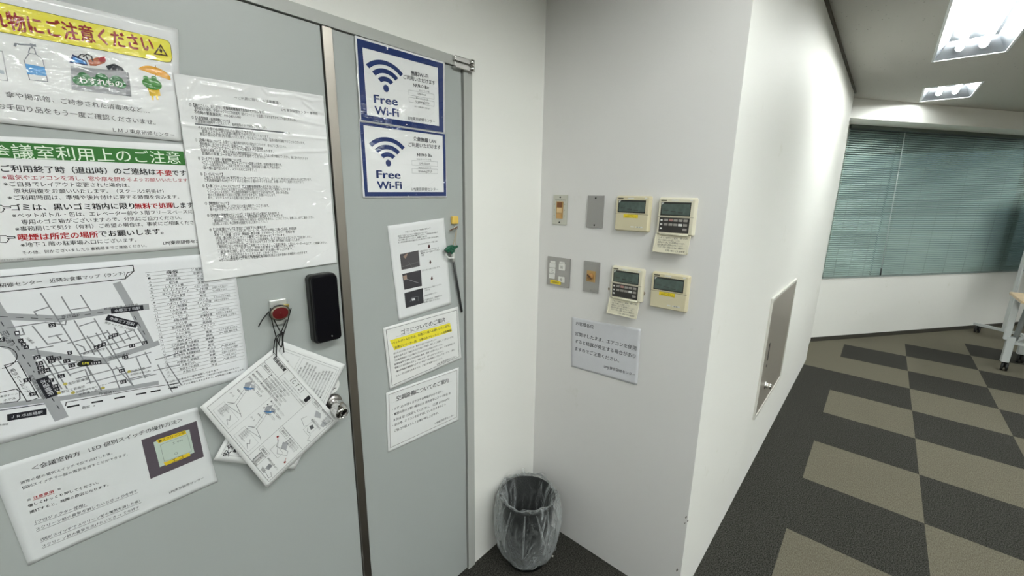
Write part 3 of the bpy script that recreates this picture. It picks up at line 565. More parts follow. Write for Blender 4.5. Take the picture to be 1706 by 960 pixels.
def blackbox(x1, y1, x2, y2, h, t, k='k4'):
    SB = 'station_sign#%d' % _sg[0]; _sg[0] += 1
    A = MP.P(k, x1, y1); B = MP.P(k, x2, y2); L = math.hypot(B[0] - A[0], B[1] - A[1]); nx, nz = -(B[1] - A[1]) / L * h / 2, (B[0] - A[0]) / L * h / 2
    MP.poly('m', [(A[0] + nx, A[1] + nz), (B[0] + nx, B[1] + nz), (B[0] - nx, B[1] - nz), (A[0] - nx, A[1] - nz)], (26, 26, 34), SB, lift=0.0005)
    f = 0.1; MP.text('m', A[0] + (B[0] - A[0]) * f, A[1] + (B[1] - A[1]) * f, B[0] - (B[0] - A[0]) * f, B[1] - (B[1] - A[1]) * f, t, (214, 216, 222), 0.004, part=SB, lift=0.0007)
blackbox(612, 293, 790, 273, 0.0105, '本郷三丁目駅'); blackbox(588, 326, 756, 370, 0.0115, '本郷三丁目駅'); blackbox(40, 880, 257, 845, 0.0125, 'ＪＲ水道橋駅'); blackbox(230, 660, 288, 765, 0.0155, '水道橋駅')
NB = 'number_marker'
for x, y, t in ((95, 413, '1'), (115, 455, '2'), (130, 475, '3'), (145, 490, '4'), (288, 370, '23'), (385, 522, '5'), (530, 492, '6'), (552, 483, '7'), (572, 474, '8'), (610, 435, '9'), (633, 424, '10'), (728, 483, '11'), (797, 466, '12'), (690, 546, '13'), (672, 620, '14'), (680, 682, '15'), (516, 579, '17'), (541, 576, '18'), (368, 567, '19'), (396, 592, '16'), (275, 550, '21'), (285, 568, '20'), (320, 553, '22'), (205, 547, '32'), (218, 580, '33'), (226, 604, '24'), (230, 628, '25'), (338, 650, '26'), (278, 675, '27'), (302, 706, '28'), (310, 724, '29'), (150, 672, '31'), (184, 748, '30'), (258, 618, '34'), (5, 450, '35')):
    NB = 'number_marker#%s' % t; A = MP.P('k4', x, y); w_ = 0.0030 if len(t) == 1 else 0.0044
    MP.poly('m', [(A[0] - w_, A[1] + .0036), (A[0] + w_, A[1] + .0036), (A[0] + w_, A[1] - .0036), (A[0] - w_, A[1] - .0036)], (30, 30, 36), NB, lift=0.0006); MP.text('m', A[0] - w_ * .6, A[1], A[0] + w_ * .6, A[1], t, (230, 230, 234), 0, part=NB, h=0.006, lift=0.0008)
NB = 'oval_marker'; MP.disc('k4', 472, 579, 0.0115, 0.0062, (30, 32, 30), NB, lift=0.0006); MP.text('k4', 455, 580, 490, 578, 'LMJ', (222, 216, 70), 0.01, part=NB, lift=0.0008)
for x1, y1, x2, y2, t in ((338, 325, 440, 313, '春日通り'), (600, 556, 710, 528, '壱岐坂通り'), (545, 749, 637, 736, '外堀通り'), (574, 281, 760, 256, '都営地下鉄 大江戸線'), (578, 354, 730, 395, '東京メトロ丸ノ内線'), (455, 528, 578, 500, '東洋学園大学'), (720, 626, 800, 606, '文京区立'), (718, 644, 830, 622, '本郷給水所公苑'), (375, 694, 490, 662, '宝生能楽堂'), (338, 740, 468, 706, '都立工芸高校'), (415, 742, 590, 694, '全国農林年金センター'), (435, 754, 560, 722, '昭和第一高校'), (62, 610, 170, 760, '東京ドームシティ'), (15, 405, 68, 485, '白山通り'), (165, 645, 250, 775, '都営地下鉄三田線'), (450, 826, 525, 812, '東京 →'), (0, 765, 100, 745, '東京ドーム'), (20, 785, 90, 770, 'ホテル'), (-60, 925, 45, 915, '総武線水道橋'), (415, 575, 480, 560, '壱岐坂'), (148, 440, 185, 470, '交差点')):
    MP.text('k4', x1, y1, x2, y2, t, (62, 64, 68), 0.004)
for x, y in ((360, 694), (325, 743), (403, 742), (568, 716), (712, 626)): MP.disc('k4', x, y, 0.0028, 0.0028, (176, 164, 84), 'printed_text')
MP.line('k4', [(25, 592), (100, 570), (215, 770), (150, 792)], 3.2 * u4, BK, 'printed_text', closed=True); MP.line('k4', [(-60, 760), (0, 742), (90, 722), (108, 735), (110, 775), (95, 790), (0, 803), (-60, 808)], 3.2 * u4, BK, 'printed_text')
A = MP.P('k4', -5, 550); MP.ring('m', *A, 0.0190, 0.0202, BK, -90, 90, 'printed_text', kx=1.0)
LT = 'restaurant_table'
names = ['店名', '丸福食堂', '四川屋', '本郷そば処', '松乃家', 'レストラン蘭', 'サイゴンキッチン', 'タイスタイルフード', 'サブロー食堂', '海鮮処鮨一', 'ハナハナカフェ', 'インド料理園', 'とんかつ太郎', '小料理 花', 'ベーカリー丸', '本格中華楼', 'うどん亭', '居酒屋 水道橋', 'パスタ工房', 'カレー専科', '喫茶ランプ', '焼肉 大門', '三代目鶏料理 水道橋店', '海鮮酒場 水道橋店', '江戸前鮨 後楽園店', '揚げ物専科 後楽園駅前店', '定食屋 宴', '和食処 水道橋店', '洋食グリル', '茶房ドーム前店', '弁当かまど']
genres = ['ジャンル', '定食', '中華料理', 'そば', '和食', '洋食', 'ベトナム料理', 'タイ料理', '定食', '寿司', 'カフェ', 'インド料理', 'とんかつ', '和食', 'パン', '中華料理', 'うどん', '居酒屋', 'イタリアン', 'カレー', '喫茶', '焼肉', '鶏料理', '海鮮', '寿司', '天ぷら', '定食', '和食', '洋食', '喫茶', '弁当']
NR = 30
def row(i, t):
    f = i / NR; l = (85 + 137 * f, 95 + 670 * f); r = (640 + 80 * f, 38 + 605 * f); return (l[0] + (r[0] - l[0]) * t, l[1] + (r[1] - l[1]) * t)
rr = random.Random(4)
for i in range(NR + 1):
    MP.line('k5', [row(i, 0), row(i, 1)], 0.00042, (120, 122, 126), LT)
    if i == 0: continue
    j = i - 0.45; MP.text('k5', *row(j, 0.015), *row(j, 0.045), str(i - 1) if i > 1 else 'No', (70, 72, 76), 0, part=LT, h=0.0055)
    w_ = min(0.34, 0.035 * len(names[i])); MP.text('k5', *row(j, 0.30 - w_ / 2), *row(j, 0.30 + w_ / 2), names[i], (66, 68, 72), 0.006, part=LT, h=0.0058, res=1)
    w_ = min(0.17, 0.036 * len(genres[i])); MP.text('k5', *row(j, 0.61 - w_ / 2), *row(j, 0.61 + w_ / 2), genres[i], (66, 68, 72), 0.006, part=LT, h=0.0058, res=1)
    if i in (7, 8, 10, 11, 14, 15, 16, 20, 21, 25, 26, 27, 28, 29): MP.text('k5', *row(j, 0.73), *row(j, 0.73 + rr.uniform(0.16, 0.25)), ['ランチ営業 土日休み', '大盛無料', 'ライスおかわり無料', '日替わり定食あり'][i % 4], (84, 86, 90), 0, part=LT, h=0.0050, res=1)
MP.text('k5', *row(0.5, 0.24), *row(0.5, 0.36), '店 名', (66, 68, 72), 0.006, part=LT); MP.text('k5', *row(0.35, 0.52), *row(0.35, 0.68), 'ジャンル', (66, 68, 72), 0.004, part=LT)
for x1, y1, x2, y2, t in ((220, 797, 558, 712, '★近隣の飲食店の一部を掲載しております。'), (225, 815, 688, 698, '★営業時間、定休日などの詳細は、ご来店前にお問い合わせください。'), (228, 834, 718, 710, '★変更が生じている場合もありますので、参考程度にお願いいたします。')): MP.text('k5', x1, y1, x2, y2, t, (52, 54, 58), 0.006)
MP.done()

# --- switch instructions
LD = Sheet('A', 0.0008, 'instruction_sheet', 'white sheet with a photo of a yellow banded light switch, lowest on the wide door', 'notice',
           [(-0.127, 1.0735), (0.1665, 1.0745), (0.181, 0.8735), (-0.117, 0.864)], px=False, wave=ripple(9, 0.0004), paper=(216, 219, 220))
for x1, y1, x2, y2, t, c, b in ((195, 372, 1120, 70, '＜会議室前方　LED 個別スイッチの操作方法＞', BK, 0.008), (125, 460, 690, 275, '通常の壁の電気スイッチで全て点灯した後、', (84, 86, 90), 0.004), (135, 492, 785, 282, '個別スイッチで一部の電気を消すことができます。', (84, 86, 90), 0.004),
    (165, 566, 190, 558, '※', GY, 0), (205, 553, 330, 510, '注意事項', (176, 52, 56), 0.02), (352, 500, 374, 492, '※', GY, 0), (172, 602, 606, 455, '優しくゆっくり押してください。', BK, 0.012), (182, 640, 666, 470, '連打すると、故障の原因となります。', BK, 0.012),
    (215, 702, 522, 592, '（プロジェクター使用）', (74, 76, 80), 0.004), (220, 746, 845, 505, 'スクリーン前の電気を消したいとき → ○を押す', (74, 76, 80), 0.004), (250, 810, 860, 568, '（個別スイッチでスクリーン前の電気を消した後）', (74, 76, 80), 0.004), (258, 851, 855, 607, 'スクリーン前の電気を点けたいとき → Ｉを押す', (74, 76, 80), 0.004), (1040, 519, 1252, 427, 'LMJ東京研修センター', (74, 76, 80), 0.004)):
    LD.text('k6', x1, y1, x2, y2, t, c, b)
for x1, y1, x2, y2, c in ((205, 566, 332, 523, (176, 52, 56)), (213, 718, 535, 600, GY), (222, 760, 848, 519, GY), (252, 824, 868, 580, GY), (258, 864, 858, 620, GY)): LD.line('k6', [(x1, y1), (x2, y2)], 0.0007, c)
PH = 'switch_photo'
LD.poly('k6', [(868, 196), (1208, 78), (1253, 298), (925, 435)], (84, 76, 84), PH); LD.poly('k6', [(943, 210), (1163, 130), (1195, 272), (982, 362)], (186, 200, 190), PH, lift=0.0004)
LD.poly('k6', [(958, 196), (1140, 135), (1146, 158), (975, 216)], (214, 186, 44), PH, lift=0.0005); LD.poly('k6', [(1005, 335), (1165, 272), (1170, 292), (1018, 352)], (214, 186, 44), PH, lift=0.0005)
LD.line('k6', [(985, 225), (1150, 162), (1178, 265), (1010, 328)], 0.0006, (120, 130, 124), PH, lift=0.0006, closed=True); LD.text('k6', 1062, 217, 1120, 194, 'Ｉ ON', (96, 104, 100), 0, part=PH, lift=0.0006); LD.text('k6', 1072, 282, 1092, 274, '○', (96, 104, 100), 0, part=PH, lift=0.0006)
LD.text('k6', 975, 205, 1138, 146, '■スクリーン前', (90, 76, 20), 0.004, part=PH, lift=0.0007); LD.text('k6', 1055, 325, 1125, 297, 'エコ', (90, 76, 20), 0, part=PH, lift=0.0007)
LD.done()

# --- cards hanging from the thumb turn
TAG = thing('round_tag', (0.466, YA - 0.004, 1.020), 'round white paper tag peeping out from behind the hanging cards above the knob', 'tag')
tg = MB().lathe([(0.0, 0.0), (0.024, 0.0), (0.024, 0.001), (0.0, 0.001)], (0.466, YA - 0.003, 1.020), ax, mat('tag_paper', rgb(232, 233, 232), rough=0.5), seg=36, smooth=False, caps=False).build('disc', TAG)
mx_, mz_ = kA('k13', 822, 525, 0.004)
mb = MB(); 
for dx, dz in ((-0.006, -0.003), (0.0055, 0.000), (-0.001, 0.0075)): mb.tube([(mx_, YA - 0.0042, mz_), (mx_ + dx, YA - 0.0042, mz_ + dz)], 0.0009, M_CORD, seg=6)
mb.build('printed_mark', TAG)

BC = Sheet('A', 0.014, 'manual_sheet', 'laminated manual sheet hanging behind another, its corners showing above the knob and lower left', 'manual',
           [kp('k7', 130, 765), kp('k7', 545, 28), kp('k7', 942, 175), kp('k7', 632, 822)], wave=lambda a, z: 0.0, paper=(228, 230, 230))
BC.line('uv', [(.05, .05), (.95, .05), (.95, .95), (.05, .95)], 0.0006, (110, 112, 116), closed=True)
BC.text('uv', .04, .10, .42, .10, '安全上のご注意', BK, 0.02); BC.text('uv', .08, .17, .40, .17, '■必ずお守りください', DG, 0.01)
BC.line('uv', [(.07, .22), (.40, .22), (.40, .45), (.07, .45)], 0.0008, BK, closed=True)
for i in range(3): BC.text('uv', .12, .26 + .06 * i, .38, .26 + .06 * i, '△ 注意 取扱いを誤った場合に', DG, 0.01)
BC.line('uv', [(.63, .38), (.93, .38), (.93, .92), (.63, .92)], 0.0005, (110, 112, 116), closed=True); BC.line('uv', [(.80, .10), (.93, .10), (.93, .34), (.80, .34)], 0.0005, (130, 132, 136), closed=True)
for i in range(11):
    v = .42 + .045 * i; e = .66 + .25 * rr.uniform(0.7, 1); BC.text('uv', .65, v, e, v, '■分解や改造をしないでください火災や感電の原因', (58, 60, 64), 0.006, h=0.0055)
for i in range(9):
    v = .50 + .045 * i; BC.text('uv', .40, v, .40 + .2 * rr.uniform(.6, 1), v, '■水をかけないでください', (88, 90, 94), 0.004, h=0.005)
BC.text('uv', .855, .2, .87, .2, '!', DG, h=.012)
BC.done()

FC = Sheet('A', 0.022, 'manual_sheet', 'white manual card with line diagrams hanging askew from black cord in front of the knob', 'manual',
           [kp('k7', 510, 70), kp('k7', 902, 518), kp('k7', 462, 936), kp('k7', 48, 438)], wave=lambda a, z: 0.0, paper=(226, 228, 228))
U = 'uv'; LN = (84, 86, 90)
def box_(x0, y0, x1, y1, w=0.0006, c=LN, p='printed_text'): FC.line(U, [(x0, y0), (x1, y0), (x1, y1), (x0, y1)], w, c, p, closed=True)
box_(.04, .05, .96, .95, 0.0008)
FC.line(U, [(.04, .20), (.62, .20)], 0.0006, LN); FC.line(U, [(.62, .05), (.62, .95)], 0.0006, LN); FC.line(U, [(.33, .24), (.33, .95)], 0.0004, (150, 152, 156)); FC.line(U, [(.62, .50), (.96, .50)], 0.0006, LN); FC.line(U, [(.24, .05), (.24, .20)], 0.0005, LN)
FC.text(U, .065, .085, .225, .085, '取扱説明書', BK, 0.03); FC.text(U, .33, .095, .49, .095, '［ＣＴ２］', DG, 0.01); FC.text(U, .27, .145, .52, .145, 'お買い上げありがとうございます、取扱説明書をよくお読みください', (110, 112, 116)); FC.text(U, .27, .175, .58, .175, 'この取扱説明書は大切に保管してください。ご使用前に', (110, 112, 116))
FC.poly(U, [(.565, .07), (.605, .07), (.605, .15), (.565, .15)], (34, 34, 38)); FC.text(U, .56, .17, .61, .17, '保証書', DG)
for x, y, t in ((.05, .225, '使用方法'), (.64, .07, '使用方法'), (.64, .53, '使用方法'), (.64, .80, '使用方法')):
    box_(x, y - .025, x + .11, y + .025, .0005); FC.text(U, x + .015, y, x + .095, y, t, DG, .008)
for i in range(5): FC.text(U, .17, .235 + .035 * i, .17 + .3 * rr.uniform(.75, 1), .235 + .035 * i, '●ハンドルを矢印の方向に回してロックを解除してください', (76, 78, 82), 0.005, h=0.006)
for i in range(3): FC.text(U, .06, .33 + .05 * i, .06 + .22 * rr.uniform(.75, 1), .33 + .05 * i, '●本体を持ち上げて引き出します', (96, 98, 102), 0.004, h=0.006)
for i in range(3): FC.text(U, .36, .42 + .05 * i, .36 + .22 * rr.uniform(.7, 1), .42 + .05 * i, '●レバーを下げて固定してください', (96, 98, 102), 0.004, h=0.006)
DGM = 'line_diagram'
for ox in (.06, .35):
    FC.line(U, [(ox + .05, .52), (ox + .10, .72)], 0.0006, (120, 122, 126), DGM); FC.line(U, [(ox + .075, .52), (ox + .125, .72)], 0.0006, (120, 122, 126), DGM)
    FC.poly(U, [(ox + .02, .50), (ox + .05, .43), (ox + .075, .50), (ox + .10, .53), (ox + .07, .555), (ox + .045, .54)], (160, 162, 166), DGM); FC.poly(U, [(ox + .06, .46), (ox + .1, .44), (ox + .13, .48), (ox + .09, .5)], (178, 180, 184), DGM, lift=0.0004)
    FC.line(U, [(ox + .045, .545), (ox + .105, .475)], 0.0022, (60, 108, 158), DGM, lift=0.0005); FC.line(U, [(ox + .07, .53), (ox + .095, .50)], 0.003, (96, 140, 184), DGM, lift=0.0006)
    FC.line(U, [(ox + .10, .72), (ox + .06, .79), (ox + .21, .745), (ox + .235, .755)], 0.0008, (120, 122, 126), DGM); FC.line(U, [(ox + .12, .715), (ox + .21, .742)], 0.0010, (120, 122, 126), DGM); FC.line(U, [(ox + .055, .765), (ox + .1, .72)], 0.0012, (120, 122, 126), DGM)
    FC.text(U, ox + .02, .605, ox + .09, .605, '本体レバー', DG, .01, part=DGM); FC.text(U, ox + .15, .47, ox + .21, .47, 'ロック', DG, .01, part=DGM); FC.text(U, ox + .0, .68, ox + .05, .68, 'ホース', DG, 0, part=DGM)
    box_(ox + .03, .79, ox + .24, .925, .0004, (150, 152, 156), DGM)
    for i in range(5): FC.text(U, ox + .05, .805 + .02 * i, ox + .05 + .09 * rr.uniform(.6, 1), .805 + .02 * i, '・取手を確認する', (110, 112, 116), 0, part=DGM, h=.004)
    FC.line(U, [(ox + .16, .83), (ox + .19, .86), (ox + .17, .88), (ox + .21, .905)], 0.0009, (110, 112, 116), DGM)
for oy in (.14, .30): FC.text(U, .78, oy - .08, .93, oy - .08, '●収納時は必ず図の向きに', (96, 98, 102), .004, h=.006)
FC.poly(U, [(.74, .12), (.80, .10), (.84, .14), (.78, .18)], (170, 172, 176), DGM); FC.line(U, [(.72, .24), (.70, .30), (.78, .33), (.80, .30)], .0009, (120, 122, 126), DGM); box_(.80, .20, .89, .36, .0005, (130, 132, 136), DGM)
FC.poly(U, [(.83, .25), (.87, .26), (.86, .30), (.82, .29)], (90, 92, 96), DGM); FC.line(U, [(.82, .31), (.85, .34), (.88, .33)], .0012, (110, 112, 116), DGM); FC.poly(U, [(.88, .14), (.93, .12), (.94, .18), (.90, .2)], (176, 178, 182), DGM); FC.line(U, [(.90, .34), (.92, .40), (.95, .38)], .0009, (120, 122, 126), DGM)
for i in range(4): FC.text(U, .87, .085 + .02 * i, .945, .085 + .02 * i, '注意 けがの原因', (76, 78, 82), .006, h=.0045)
for i in range(3): FC.text(U, .77, .525 + .025 * i, .77 + .17 * rr.uniform(.8, 1), .525 + .025 * i, '●本体が確実に固定されていることを', (96, 98, 102), .004, h=.005)
FC.line(U, [(.70, .62), (.74, .68), (.86, .62), (.89, .66), (.80, .72), (.70, .62)], .0009, (140, 142, 146), DGM); FC.poly(U, [(.75, .60), (.80, .57), (.84, .63), (.79, .66)], (168, 170, 174), DGM); box_(.72, .67, .84, .745, .0005, (130, 132, 136), DGM)
for a_, b_ in (((.67, .60), (.70, .63)), ((.90, .68), (.92, .71))): FC.line(U, [a_, b_], .0012, (150, 40, 44), DGM, lift=.0005)
FC.disc(U, .672, .605, .0028, .0028, (140, 36, 40), DGM, lift=.0006); FC.disc(U, .925, .715, .0028, .0028, (140, 36, 40), DGM, lift=.0006)
for i in range(6): FC.line(U, [(.68 + .010 * i, .83), (.68 + .010 * i, .93)], .0009 if i % 3 else .0016, (60, 62, 66), DGM)
box_(.675, .83, .75, .935, .0006, (90, 92, 96), DGM); FC.text(U, .68, .965 - .02, .75, .945, '格納時', DG, 0, part=DGM, h=.004)
FC.poly(U, [(.82, .84), (.86, .83), (.87, .88), (.83, .9)], (150, 152, 156), DGM)
for i in range(5): FC.line(U, [(.80 + .011 * i, .905), (.815 + .011 * i, .935)], .0013, (70, 72, 76), DGM); FC.line(U, [(.83 + .008 * i, .83), (.835 + .008 * i, .87)], .0007, (110, 112, 116), DGM)
FC.line(U, [(.86, .92), (.93, .93), (.94, .90), (.90, .88)], .0010, (110, 112, 116), DGM); FC.text(U, .77, .815, .93, .815, '●使用後は元の位置へ戻すこと', (96, 98, 102), .004, h=.005)
FC.done()

# black cord tied round the thumb turn, holding the cards
def AP(k, x, y, off): a, z = kA(k, x, y, off); return (a, YA - off, z)
cord = thing('cord', (ca, YA - 0.018, cz - 0.03), 'thin black cord knotted round the red thumb turn and holding the cards', 'cord')
mb = MB()
for pts in ([(165, 270, .012), (182, 420, .012), (215, 560, .014), (238, 650, .018), (245, 760, .026), (242, 920, .026)], [(205, 410, .013), (250, 500, .015), (300, 590, .018), (325, 640, .022)], [(440, 270, .014), (400, 420, .015), (370, 520, .017), (345, 595, .020), (330, 690, .024), (345, 860, .026)], [(380, 420, .014), (345, 500, .016), (310, 585, .019), (290, 660, .022), (275, 750, .024)],
            [(310, 600, .020), (250, 640, .022), (220, 710, .025), (205, 870, .026)], [(320, 620, .020), (325, 700, .023), (310, 790, .025), (255, 690, .023), (300, 610, .020)], [(150, 310, .012), (90, 380, .012), (40, 450, .010), (5, 520, .008)]):
    mb.tube(smoothpath([AP('k15', *p) for p in pts], 5), 0.0013, M_CORD, seg=7)
mb.build('strand', cord)
loop = [(ca + 0.0225 * math.cos(t), YA - 0.0185 - 0.003 * math.sin(3 * t), cz + 0.0178 * math.sin(t)) for t in [2 * math.pi * i / 40 for i in range(81)]]
MB().tube(loop, 0.0014, M_CORD, seg=7).build('wound_loop', cord)
kk = AP('k15', 325, 605, .020); MB().lathe([(0.0005, -0.0042), (0.0034, -0.003), (0.0042, 0), (0.0034, 0.003), (0.0005, 0.0042)], kk, (0.5, 0, 0.8), M_CORD, seg=12).build('knot', cord)

# --- Wi-Fi signs on the narrow leaf
NV = (18, 42, 98)
def wifi_sign(off, quad, label, outer, inner, dot, lines, boxes, wv):
    S = Sheet('A', off, 'wifi_sign', label, 'sign', [kp('k8', *p) for p in quad], gloss=True, wave=wv, group='wireless network signs on the narrow door leaf', n=32)
    for i in range(4):
        j = (i + 1) % 4; S.poly('k8', [outer[i], outer[j], inner[j], inner[i]], NV, 'blue_border', lift=0.0004, n=6)
    A = S.P('k8', *dot); IC = 'wireless_symbol'
    S.disc('m', *A, 0.0088, 0.0094, NV, IC)
    for r0, r1 in ((0.0175, 0.0295), (0.0375, 0.0495), (0.0585, 0.0700)): S.ring('m', *A, r0, r1, NV, 90 - 47, 90 + 47, IC, kx=1.12)
    for x1, y1, x2, y2, t, c, b, h in lines: S.text('k8', x1, y1, x2, y2, t, c, b, h)
    for bx in boxes: S.line('k8', bx, 0.0006, (110, 112, 120), 'printed_text', closed=True)
    return S.done()
T_ = (42, 44, 54)
wifi_sign(0.0030, [(65, 60), (545, 205), (545, 582), (93, 520)], 'blue bordered wireless sign, upper of the two, corner tucked at the door frame',
    [(76, 76), (536, 212), (538, 578), (100, 512)], [(106, 126), (508, 234), (515, 545), (131, 486)], (232, 344),
    [(168, 398, 292, 413, 'Free', NV, .03, .030), (172, 458, 298, 474, 'Wi-Fi', NV, .03, .030), (365, 263, 456, 280, '無料Wi-Fi', T_, .022, None), (325, 282, 493, 316, 'ご利用いただけます', T_, .022, None), (377, 325, 460, 340, 'NURO Biz', (40, 42, 48), .03, None), (408, 354, 462, 363, 'ネットワーク名', T_, .004, None), (400, 371, 445, 379, 'LMJ-Guest', T_, .004, None), (390, 394, 456, 406, 'Wi-Fi パスワード', T_, .004, None), (388, 411, 462, 424, 'training2020', T_, .004, None), (383, 440, 468, 454, '詳しくは掲示物をご覧下さい', T_, .006, None), (350, 501, 492, 521, 'LMJ東京研修センター', T_, .006, None)],
    [[(353, 352), (487, 376), (488, 402), (354, 379)], [(353, 390), (488, 415), (488, 440), (355, 416)]], ripple(21, 0.0012))
wifi_sign(0.0012, [(88, 505), (547, 582), (557, 926), (110, 928)], 'blue bordered wireless sign, lower of the two, top edge under its twin',
    [(92, 522), (548, 588), (553, 918), (120, 920)], [(112, 540), (534, 596), (540, 896), (136, 896)], (245, 742),
    [(182, 800, 308, 804, 'Free', NV, .03, .030), (186, 858, 314, 859, 'Wi-Fi', NV, .03, .030), (378, 612, 498, 627, '公衆無線 LAN', T_, .022, None), (352, 643, 522, 658, 'ご利用いただけます', T_, .022, None), (398, 697, 478, 701, 'NURO Biz', (40, 42, 48), .03, None), (395, 721, 472, 724, 'Wi-Fi ネットワーク名', T_, .004, None), (412, 743, 465, 745, 'LMJ-Guest', T_, .004, None), (405, 767, 473, 768, 'Wi-Fi パスワード', T_, .004, None), (405, 784, 478, 786, 'training2020', T_, .004, None), (368, 880, 510, 882, 'LMJ東京研修センター', T_, .006, None)],
    [[(370, 728), (507, 736), (507, 760), (370, 752)], [(371, 771), (508, 775), (508, 798), (372, 796)]], ripple(22, 0.0007))

# --- photo instructions
PS = Sheet('A', 0.0008, 'instruction_sheet', 'white sheet with three dark photos and arrows beside the hanging black rod', 'notice', [kp('k9', *p) for p in ((120, 175), (573, 112), (632, 800), (213, 935))], wave=ripple(31, 0.0004), paper=(226, 228, 229))
for x1, y1, x2, y2, t, b in ((262, 225, 465, 192, 'フロアコンセントご利用にあたって', .006), (203, 258, 443, 224, '床面にフロアコンセントを埋め込んでおります。', .004), (203, 274, 523, 226, 'ご使用の際には以下の手順で開けてください、ご使用後は必ず閉めて', .004), (206, 291, 435, 257, '元の状態に戻してください。配線のつまずき', .004), (207, 309, 530, 260, 'また電気容量を超える場合がございますのでご注意くださいませ。', .004), (365, 325, 520, 297, '①マイナスドライバーを差し込む', .004), (378, 380, 530, 350, '②蓋をマイナスドライバーで', .004), (390, 394, 535, 366, '■持ち上げて開けて下さい', .004), (390, 411, 414, 407, '注意', .004), (395, 534, 540, 501, '③コンセントを引き出します。', .004), (408, 681, 553, 640, '④蓋をきちんと閉めてください。', .004), (420, 692, 460, 682, 'つまずき', .004), (415, 735, 517, 706, 'LMJ東京研修センター', .004), (412, 772, 556, 730, 'ご不明な点は、事務局まで', .004), (415, 787, 540, 756, 'お問い合わせ下さい。', .004)): PS.text('k9', x1, y1, x2, y2, t, DG, b)
for x, y in ((453, 340), (463, 465), (475, 595)): PS.poly('k9', [(x - 5, y - 14), (x + 5, y - 15), (x + 5, y), (x + 11, y - 1), (x, y + 15), (x - 11, y + 2), (x - 5, y + 1)], (70, 30, 34))
for n, (qd, c) in enumerate((([(220, 402), (368, 370), (380, 497), (233, 528)], (82, 80, 82)), ([(238, 560), (387, 527), (397, 655), (255, 686)], (64, 62, 66)), ([(255, 713), (403, 672), (411, 790), (268, 832)], (54, 54, 58)))):
    pn = 'printed_photo'
    s_ = PS; s_.parts['printed_photo#%d' % n] = MB(); pn = 'printed_photo#%d' % n
    PS.poly('k9', qd, c, pn, n=4)
    x, y = qd[0]
    if n == 0: PS.poly('k9', [(x + 25, y + 20), (x + 50, y - 5), (x + 65, y - 8), (x + 45, y + 35)], (150, 128, 116), pn, lift=.0005); PS.line('k9', [(x + 20, y + 100), (x + 150, y + 60)], .002, (104, 102, 104), pn, lift=.0005); PS.line('k9', [(x + 70, y + 60), (x + 100, y + 110)], .0015, (110, 106, 106), pn, lift=.0005)
    if n == 1: PS.poly('k9', [(x + 5, y + 18), (x + 35, y + 5), (x + 40, y + 40), (x + 15, y + 50)], (162, 140, 126), pn, lift=.0005); PS.line('k9', [(x + 35, y + 40), (x + 130, y + 70)], .0014, (150, 150, 152), pn, lift=.0005)
    if n == 2: PS.line('k9', [(x + 45, y + 70), (x + 60, y + 35), (x + 110, y + 25), (x + 112, y + 60)], .0012, (120, 120, 124), pn, lift=.0005); PS.poly('k9', [(x + 58, y + 45), (x + 85, y + 38), (x + 88, y + 55), (x + 62, y + 62)], (206, 208, 210), pn, lift=.0006)
PS.done()

# --- rubbish notice and air conditioning notice
GM = Sheet('A', 0.0020, 'notice_sheet', 'white framed notice with two yellow highlighted lines, on the narrow door leaf', 'notice', [kp('k10', *p) for p in ((28, 172), (490, 40), (511, 358), (72, 552))], wave=ripple(41, 0.0004), paper=(230, 231, 230))
GM.line('k10', [(47, 184), (481, 62), (497, 348), (85, 525)], 0.0012, BK, 'printed_frame', closed=True)
GM.poly('k10', [(70, 248), (440, 140), (453, 192), (98, 308)], (238, 224, 60), 'yellow_highlight', n=6); GM.line('k10', [(110, 226), (436, 134)], 0.0006, GY)
for x1, y1, x2, y2, t, b in ((140, 200, 410, 119, 'ゴミについてのご案内', .016), (76, 269, 440, 156, '・ペットボトルと缶は、各階ゴミ箱へお願いいたします。', .012), (95, 295, 450, 184, '（各階エレベーター前、３階のみフリースペース自販機横）', .012), (93, 330, 360, 240, '燃えるゴミと燃えないゴミは、備付ゴミ箱にて分別いたします。', .006), (95, 352, 462, 224, '会社で出るゴミと以上のゴミを指さす場合、詳しくご相談してくださいませ。', .006), (97, 374, 395, 271, '下記事務局前にてゴミ箱がございますのでご利用くださいませ。', .006), (98, 397, 470, 264, '飲食用以外で持参したお弁当の場合、施設で用意いたします。お弁当回収あり', .006), (100, 418, 400, 313, '使用ゴミは分別のゴミと一緒にせず、袋で分けてください。', .006), (103, 442, 470, 304, '・最大利用後は事務局へ必ずゴミを出すのお時間をいただいております。お願い', .006), (107, 468, 395, 355, 'スムーズに分別できますので、ご協力をお願いいたします。', .006), (360, 396, 481, 345, 'LMJ 東京研修センター', .004)): GM.text('k10', x1, y1, x2, y2, t, DG, b)
GM.done()
KC = Sheet('A', 0.0010, 'notice_sheet', 'plain white framed notice, lowest sheet on the narrow door leaf', 'notice', [kp('k10', *p) for p in ((47, 572), (495, 414), (493, 740), (60, 940))], wave=ripple(43, 0.0004), paper=(228, 230, 230))
KC.line('k10', [(64, 582), (482, 432), (480, 720), (75, 908)], 0.0012, (80, 60, 64), 'printed_frame', closed=True); KC.line('k10', [(82, 633), (455, 497)], 0.0006, GY, dash=0.003)
